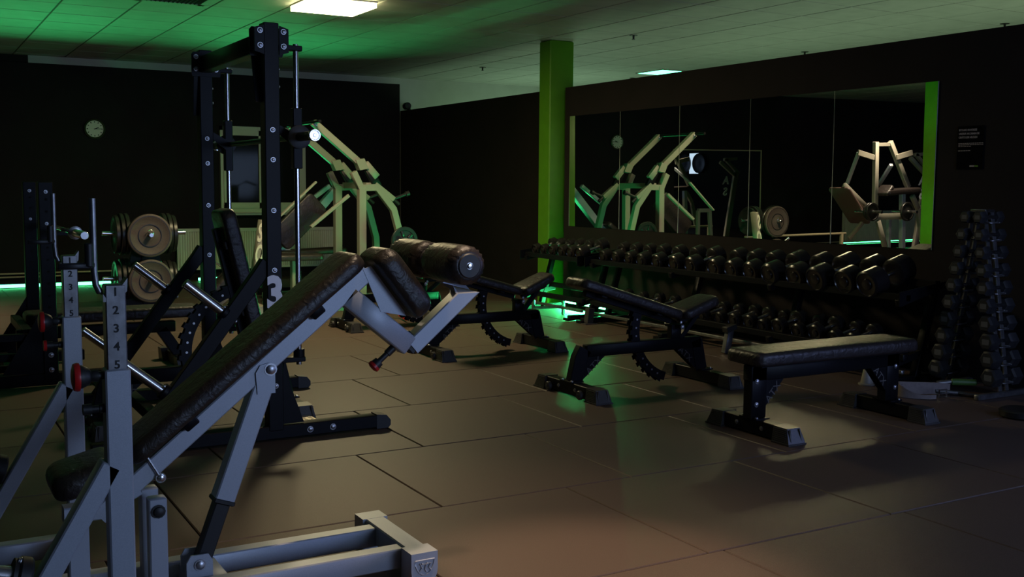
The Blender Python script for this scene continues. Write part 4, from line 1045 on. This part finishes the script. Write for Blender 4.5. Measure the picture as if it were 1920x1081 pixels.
# ------------------------------------------------------------------ white machines left of the view, seen in the mirror
def mirror_machine():
    t = thing('incline_press_machine', (12.5, 1.0, 0), 'white plate-loaded machine lit brightly in the wall mirror', 'gym machine')
    W = 'white'; P = refl; x = 12.5; U = (1, 0, 0)
    def Z0(px, py, xx): p = P(px, py, xx); return V((xx, p.y, .04))
    b = MB(); b.beam(P(1644.4, 265.5, x), P(1641.5, 395, x), .085, .07, U); b.beam(P(1670.5, 265.5, x), P(1704, 352, x), .085, .07, U); split_build(b, 'upright', W, t)
    b = MB(); b.beam(P(1646, 271, x), P(1669, 271, x), .06, .06, U); b.build('top_bar', W, t)
    b = MB(); b.beam(P(1611, 285, x-.05), P(1641, 295, x-.05), .09, .03, U); b.beam(P(1683, 295, x-.05), P(1712, 287, x-.05), .09, .03, U); split_build(b, 'side_arm', W, t)
    b = MB(); b.beam(P(1612, 285, x), P(1590, 343, x+.2), .05, .05); b.beam(P(1673, 309, x), P(1649, 347, x+.4), .06, .05); split_build(b, 'rear_link', 'silver', t)
    b = MB(); b.beam(P(1584, 345, x), P(1623, 386, x), .08, .06, U); b.beam(P(1617.7, 417, x), P(1592, 446, x), .06, .05, U); b.beam(P(1646.6, 413, x-.2), P(1660, 464, x-.2), .09, .05, U)
    b.beam(P(1711, 367, x-.1), P(1722, 392, x-.1), .08, .06, U); b.beam(P(1722, 392, x-.1), P(1729, 452, x-.1), .08, .06, U); split_build(b, 'leg', W, t)
    b = MB(); b.beam(P(1635.5, 405.5, x-.2), P(1709, 405.5, x-.2), .10, .05, U); b.build('seat_frame', W, t)
    a, c = P(1572, 352, x+.1), P(1613, 419, x+.1); b = MB(); b.pad(a, c, .45, .05, (0, .6, .6)); b.build('foot_board', 'brown', t)
    b = MB(); b.pad(P(1655, 366, x-.1), P(1717, 362, x-.1), .30, .09, (0, 0, 1)); b.pad(P(1655, 368, x-.1), P(1668, 350, x-.1), .28, .06, (0, -.5, .5)); b.build('pad', 'vinyl', t)
    b = MB(); b.beam(P(1693, 361, x), V((x, P(1693, 449, x).y, .03)), .08, .08, U); b.beam(P(1668, 405, x), V((x, P(1668, 405, x).y, .03)), .06, .06, U); split_build(b, 'post', 'silver', t)
    b = MB(); c0 = P(1632, 396, x-.3); b.cyl(c0+V((.3, 0, 0)), c0+V((-.25, 0, 0)), .025); b.cyl(P(1702, 397, x-.3)+V((.3, 0, 0)), P(1702, 397, x-.3)+V((-.2, 0, 0)), .025); split_build(b, 'plate_horn', 'chrome', t)
    b = MB(); y0, y1 = P(1585, 450, x).y, P(1725, 450, x).y; b.beam((x, y0-.7, .045), (x, y1, .045), .08, .08, U); b.beam((x+.6, y0-.7, .045), (x+.6, y1, .045), .08, .08, U)
    for yy in (y0-.7, (y0+y1)/2, y1): b.beam((x, yy, .045), (x+.6, yy, .045), .07, .07)
    b.build('base_frame', W, t)
    for k, (dx, R) in enumerate(((.0, .15), (-.05, .15))):
        plate(c0+V((dx, 0, 0)), (-1, 0, 0), R, .035, 'dark plate on the reflected white machine, %s plate on its horn' % ('inner', 'outer')[k], 'platedark')
    plate(P(1702, 397, x-.3), (-1, 0, 0), .16, .035, 'dark plate on the right horn of the reflected white machine', 'platedark')
    t2 = thing('leg_press_machine', (13.3, 3.0, 0), 'pale machine with white letters cut off by the green pillar in the mirror', 'gym machine')
    xx = 12.9; b = MB(); b.beam(P(1708, 297, xx), P(1738, 330, xx), .07, .06, U); b.beam(P(1716, 292, xx), P(1742, 290, xx), .06, .06, U); b.beam(P(1718, 290, xx), P(1745, 325, xx), .06, .06, U)
    b.beam(P(1740, 320, xx), Z0(1716, 400, xx), .12, .06, U); b.build('frame', W, t2)
    pa, pb = P(1727, 348, xx), P(1723, 374, xx); r = V((0, -1, 0))
    for ch, p in (('A', pa), ('S', pb)): text(ch, p+V((-.08, .02, 0)), XM, (0, .15, 1), .24, 'lettering', 'paper', t2, .002, .008)
mirror_machine()
# black seat machine right of the lever machine, seen in the mirror's left panel
t = thing('sled_machine', (13.0, -4.3, 0), 'dark machine with a long grey diagonal beam behind the lever machine by the window', 'gym machine')
a, c = at(632, 352, 'x', 13.0), at(497, 508, 'x', 13.0)
MB().beam(a, c, .10, .10, (1, 0, 0)).build('diagonal_beam', 'silver', t)
MB().beam(at(618, 348, 'x', 12.9), at(560, 392, 'x', 12.9), .05, .06, (1, 0, 0)).build('guide_rail', 'silver', t)
b = MB(); b.beam((13.0, a.y-.02, .04), (13.0, c.y+.1, .04), .09, .08); b.beam((13.0, a.y, .08), (13.0, a.y, a.z+.02), .08, .08, (1, 0, 0)); b.beam((13.0, c.y, .08), (13.0, c.y, c.z), .08, .08, (1, 0, 0)); b.build('frame', 'black', t)
b = MB(); b.pad((13.0, a.y+.55, .78), (13.0, a.y+1.0, .42), .36, .08, (0, .6, .8)); b.build('sled_pad', 'vinyl', t)
b = MB(); b.tube([(13.0, a.y-.02, a.z), (13.0, a.y-.18, a.z+.08), (13.0, a.y-.34, a.z+.02)], .018); b.build('handle', 'plastic', t)
b = MB(); b.pad((13.0, c.y-.1, .47), (13.0, c.y-1.05, .50), .30, .07, (0, 0, 1)); b.build('seat', 'vinylb', t)
# white stool-like frame in front of the back mirror
t = thing('step_frame', (15.0, -.5, 0), 'small white open stand below the back wall mirror', 'stand')
p1, p2 = refl(1310, 392, 15.0), refl(1331, 392, 15.0)
b = MB(); b.beam(p1, p2, .07, .07, (0, 0, 1)); b.beam(V((15.0, p1.y, .01)), p1, .06, .06, (1, 0, 0)); b.beam(V((15.0, p2.y+.08, .01)), p2, .06, .06, (1, 0, 0)); b.build('legs', 'white', t)

# ------------------------------------------------------------------ windows out of view that bring the cool light
w = struct(MB().box((-3.59, -5.2, 0.9), (-3.58, -1.6, 2.3)).build('window_2', 'day'))
w = struct(MB().box((4.76, 7.985, 1.60), (5.18, 7.995, 2.22)).build('window_3', 'day3'))
for sx, nm in ((-1, 'left'), (1, 'right')):
    c = V((4.97+sx*.35, 7.90, 1.91)); g = MB(); g.lathe(c, (0, -1, 0), [(-.03, .27), (-.02, .30), (.02, .30), (.03, .27), (.02, .1)], n=40)
    tag(g.build('wall_disc', 'platedark'), 'round dark disc half covering the bright window deep inside the mirrors, %s one' % nm, 'disc')
COOL = (0.43, 0.60, 1.0)
area('dusk_window_light', (-3.5, -3.4, 1.6), (3, -2.0, 1.0), 3.0, 1.4, 165, COOL)
area('side_window_light', (1.2, -6.55, 1.3), (2.8, -3.6, 0.2), 1.3, 1.4, 42, (0.36, 0.46, 1.0))
struct(MB().box((.5, YW+.002, .6), (1.9, YW+.01, 2.0)).build('window_4', 'day'))
# lamps of the neighbouring hall behind the partition
area('hall_light', (8.0, -8.8, 1.2), (8.0, -8.4, 3.0), 6.5, 2.2, 34, (0.66, 1.0, 0.60))
area('hall_light', (14.5, -9.0, 1.5), (14.5, -8.8, 3.0), 3.5, 2.2, 26, (0.60, 1.0, 0.62))
area('hall_light', (4.2, -8.6, 1.6), (4.2, -8.2, 3.0), 2.2, 1.2, 13, (0.8, 1.0, 0.6))

# ------------------------------------------------------------------ world and view
wd = bpy.data.worlds.new('world'); bpy.context.scene.world = wd; wd.use_nodes = True
wd.node_tree.nodes['Background'].inputs[0].default_value = (0.02, 0.02, 0.02, 1); wd.node_tree.nodes['Background'].inputs[1].default_value = 0.2
vs = bpy.context.scene.view_settings
vs.view_transform = 'Standard'; vs.look = 'None'; vs.gamma = 1; vs.exposure = 0.0; vs.use_curve_mapping = False
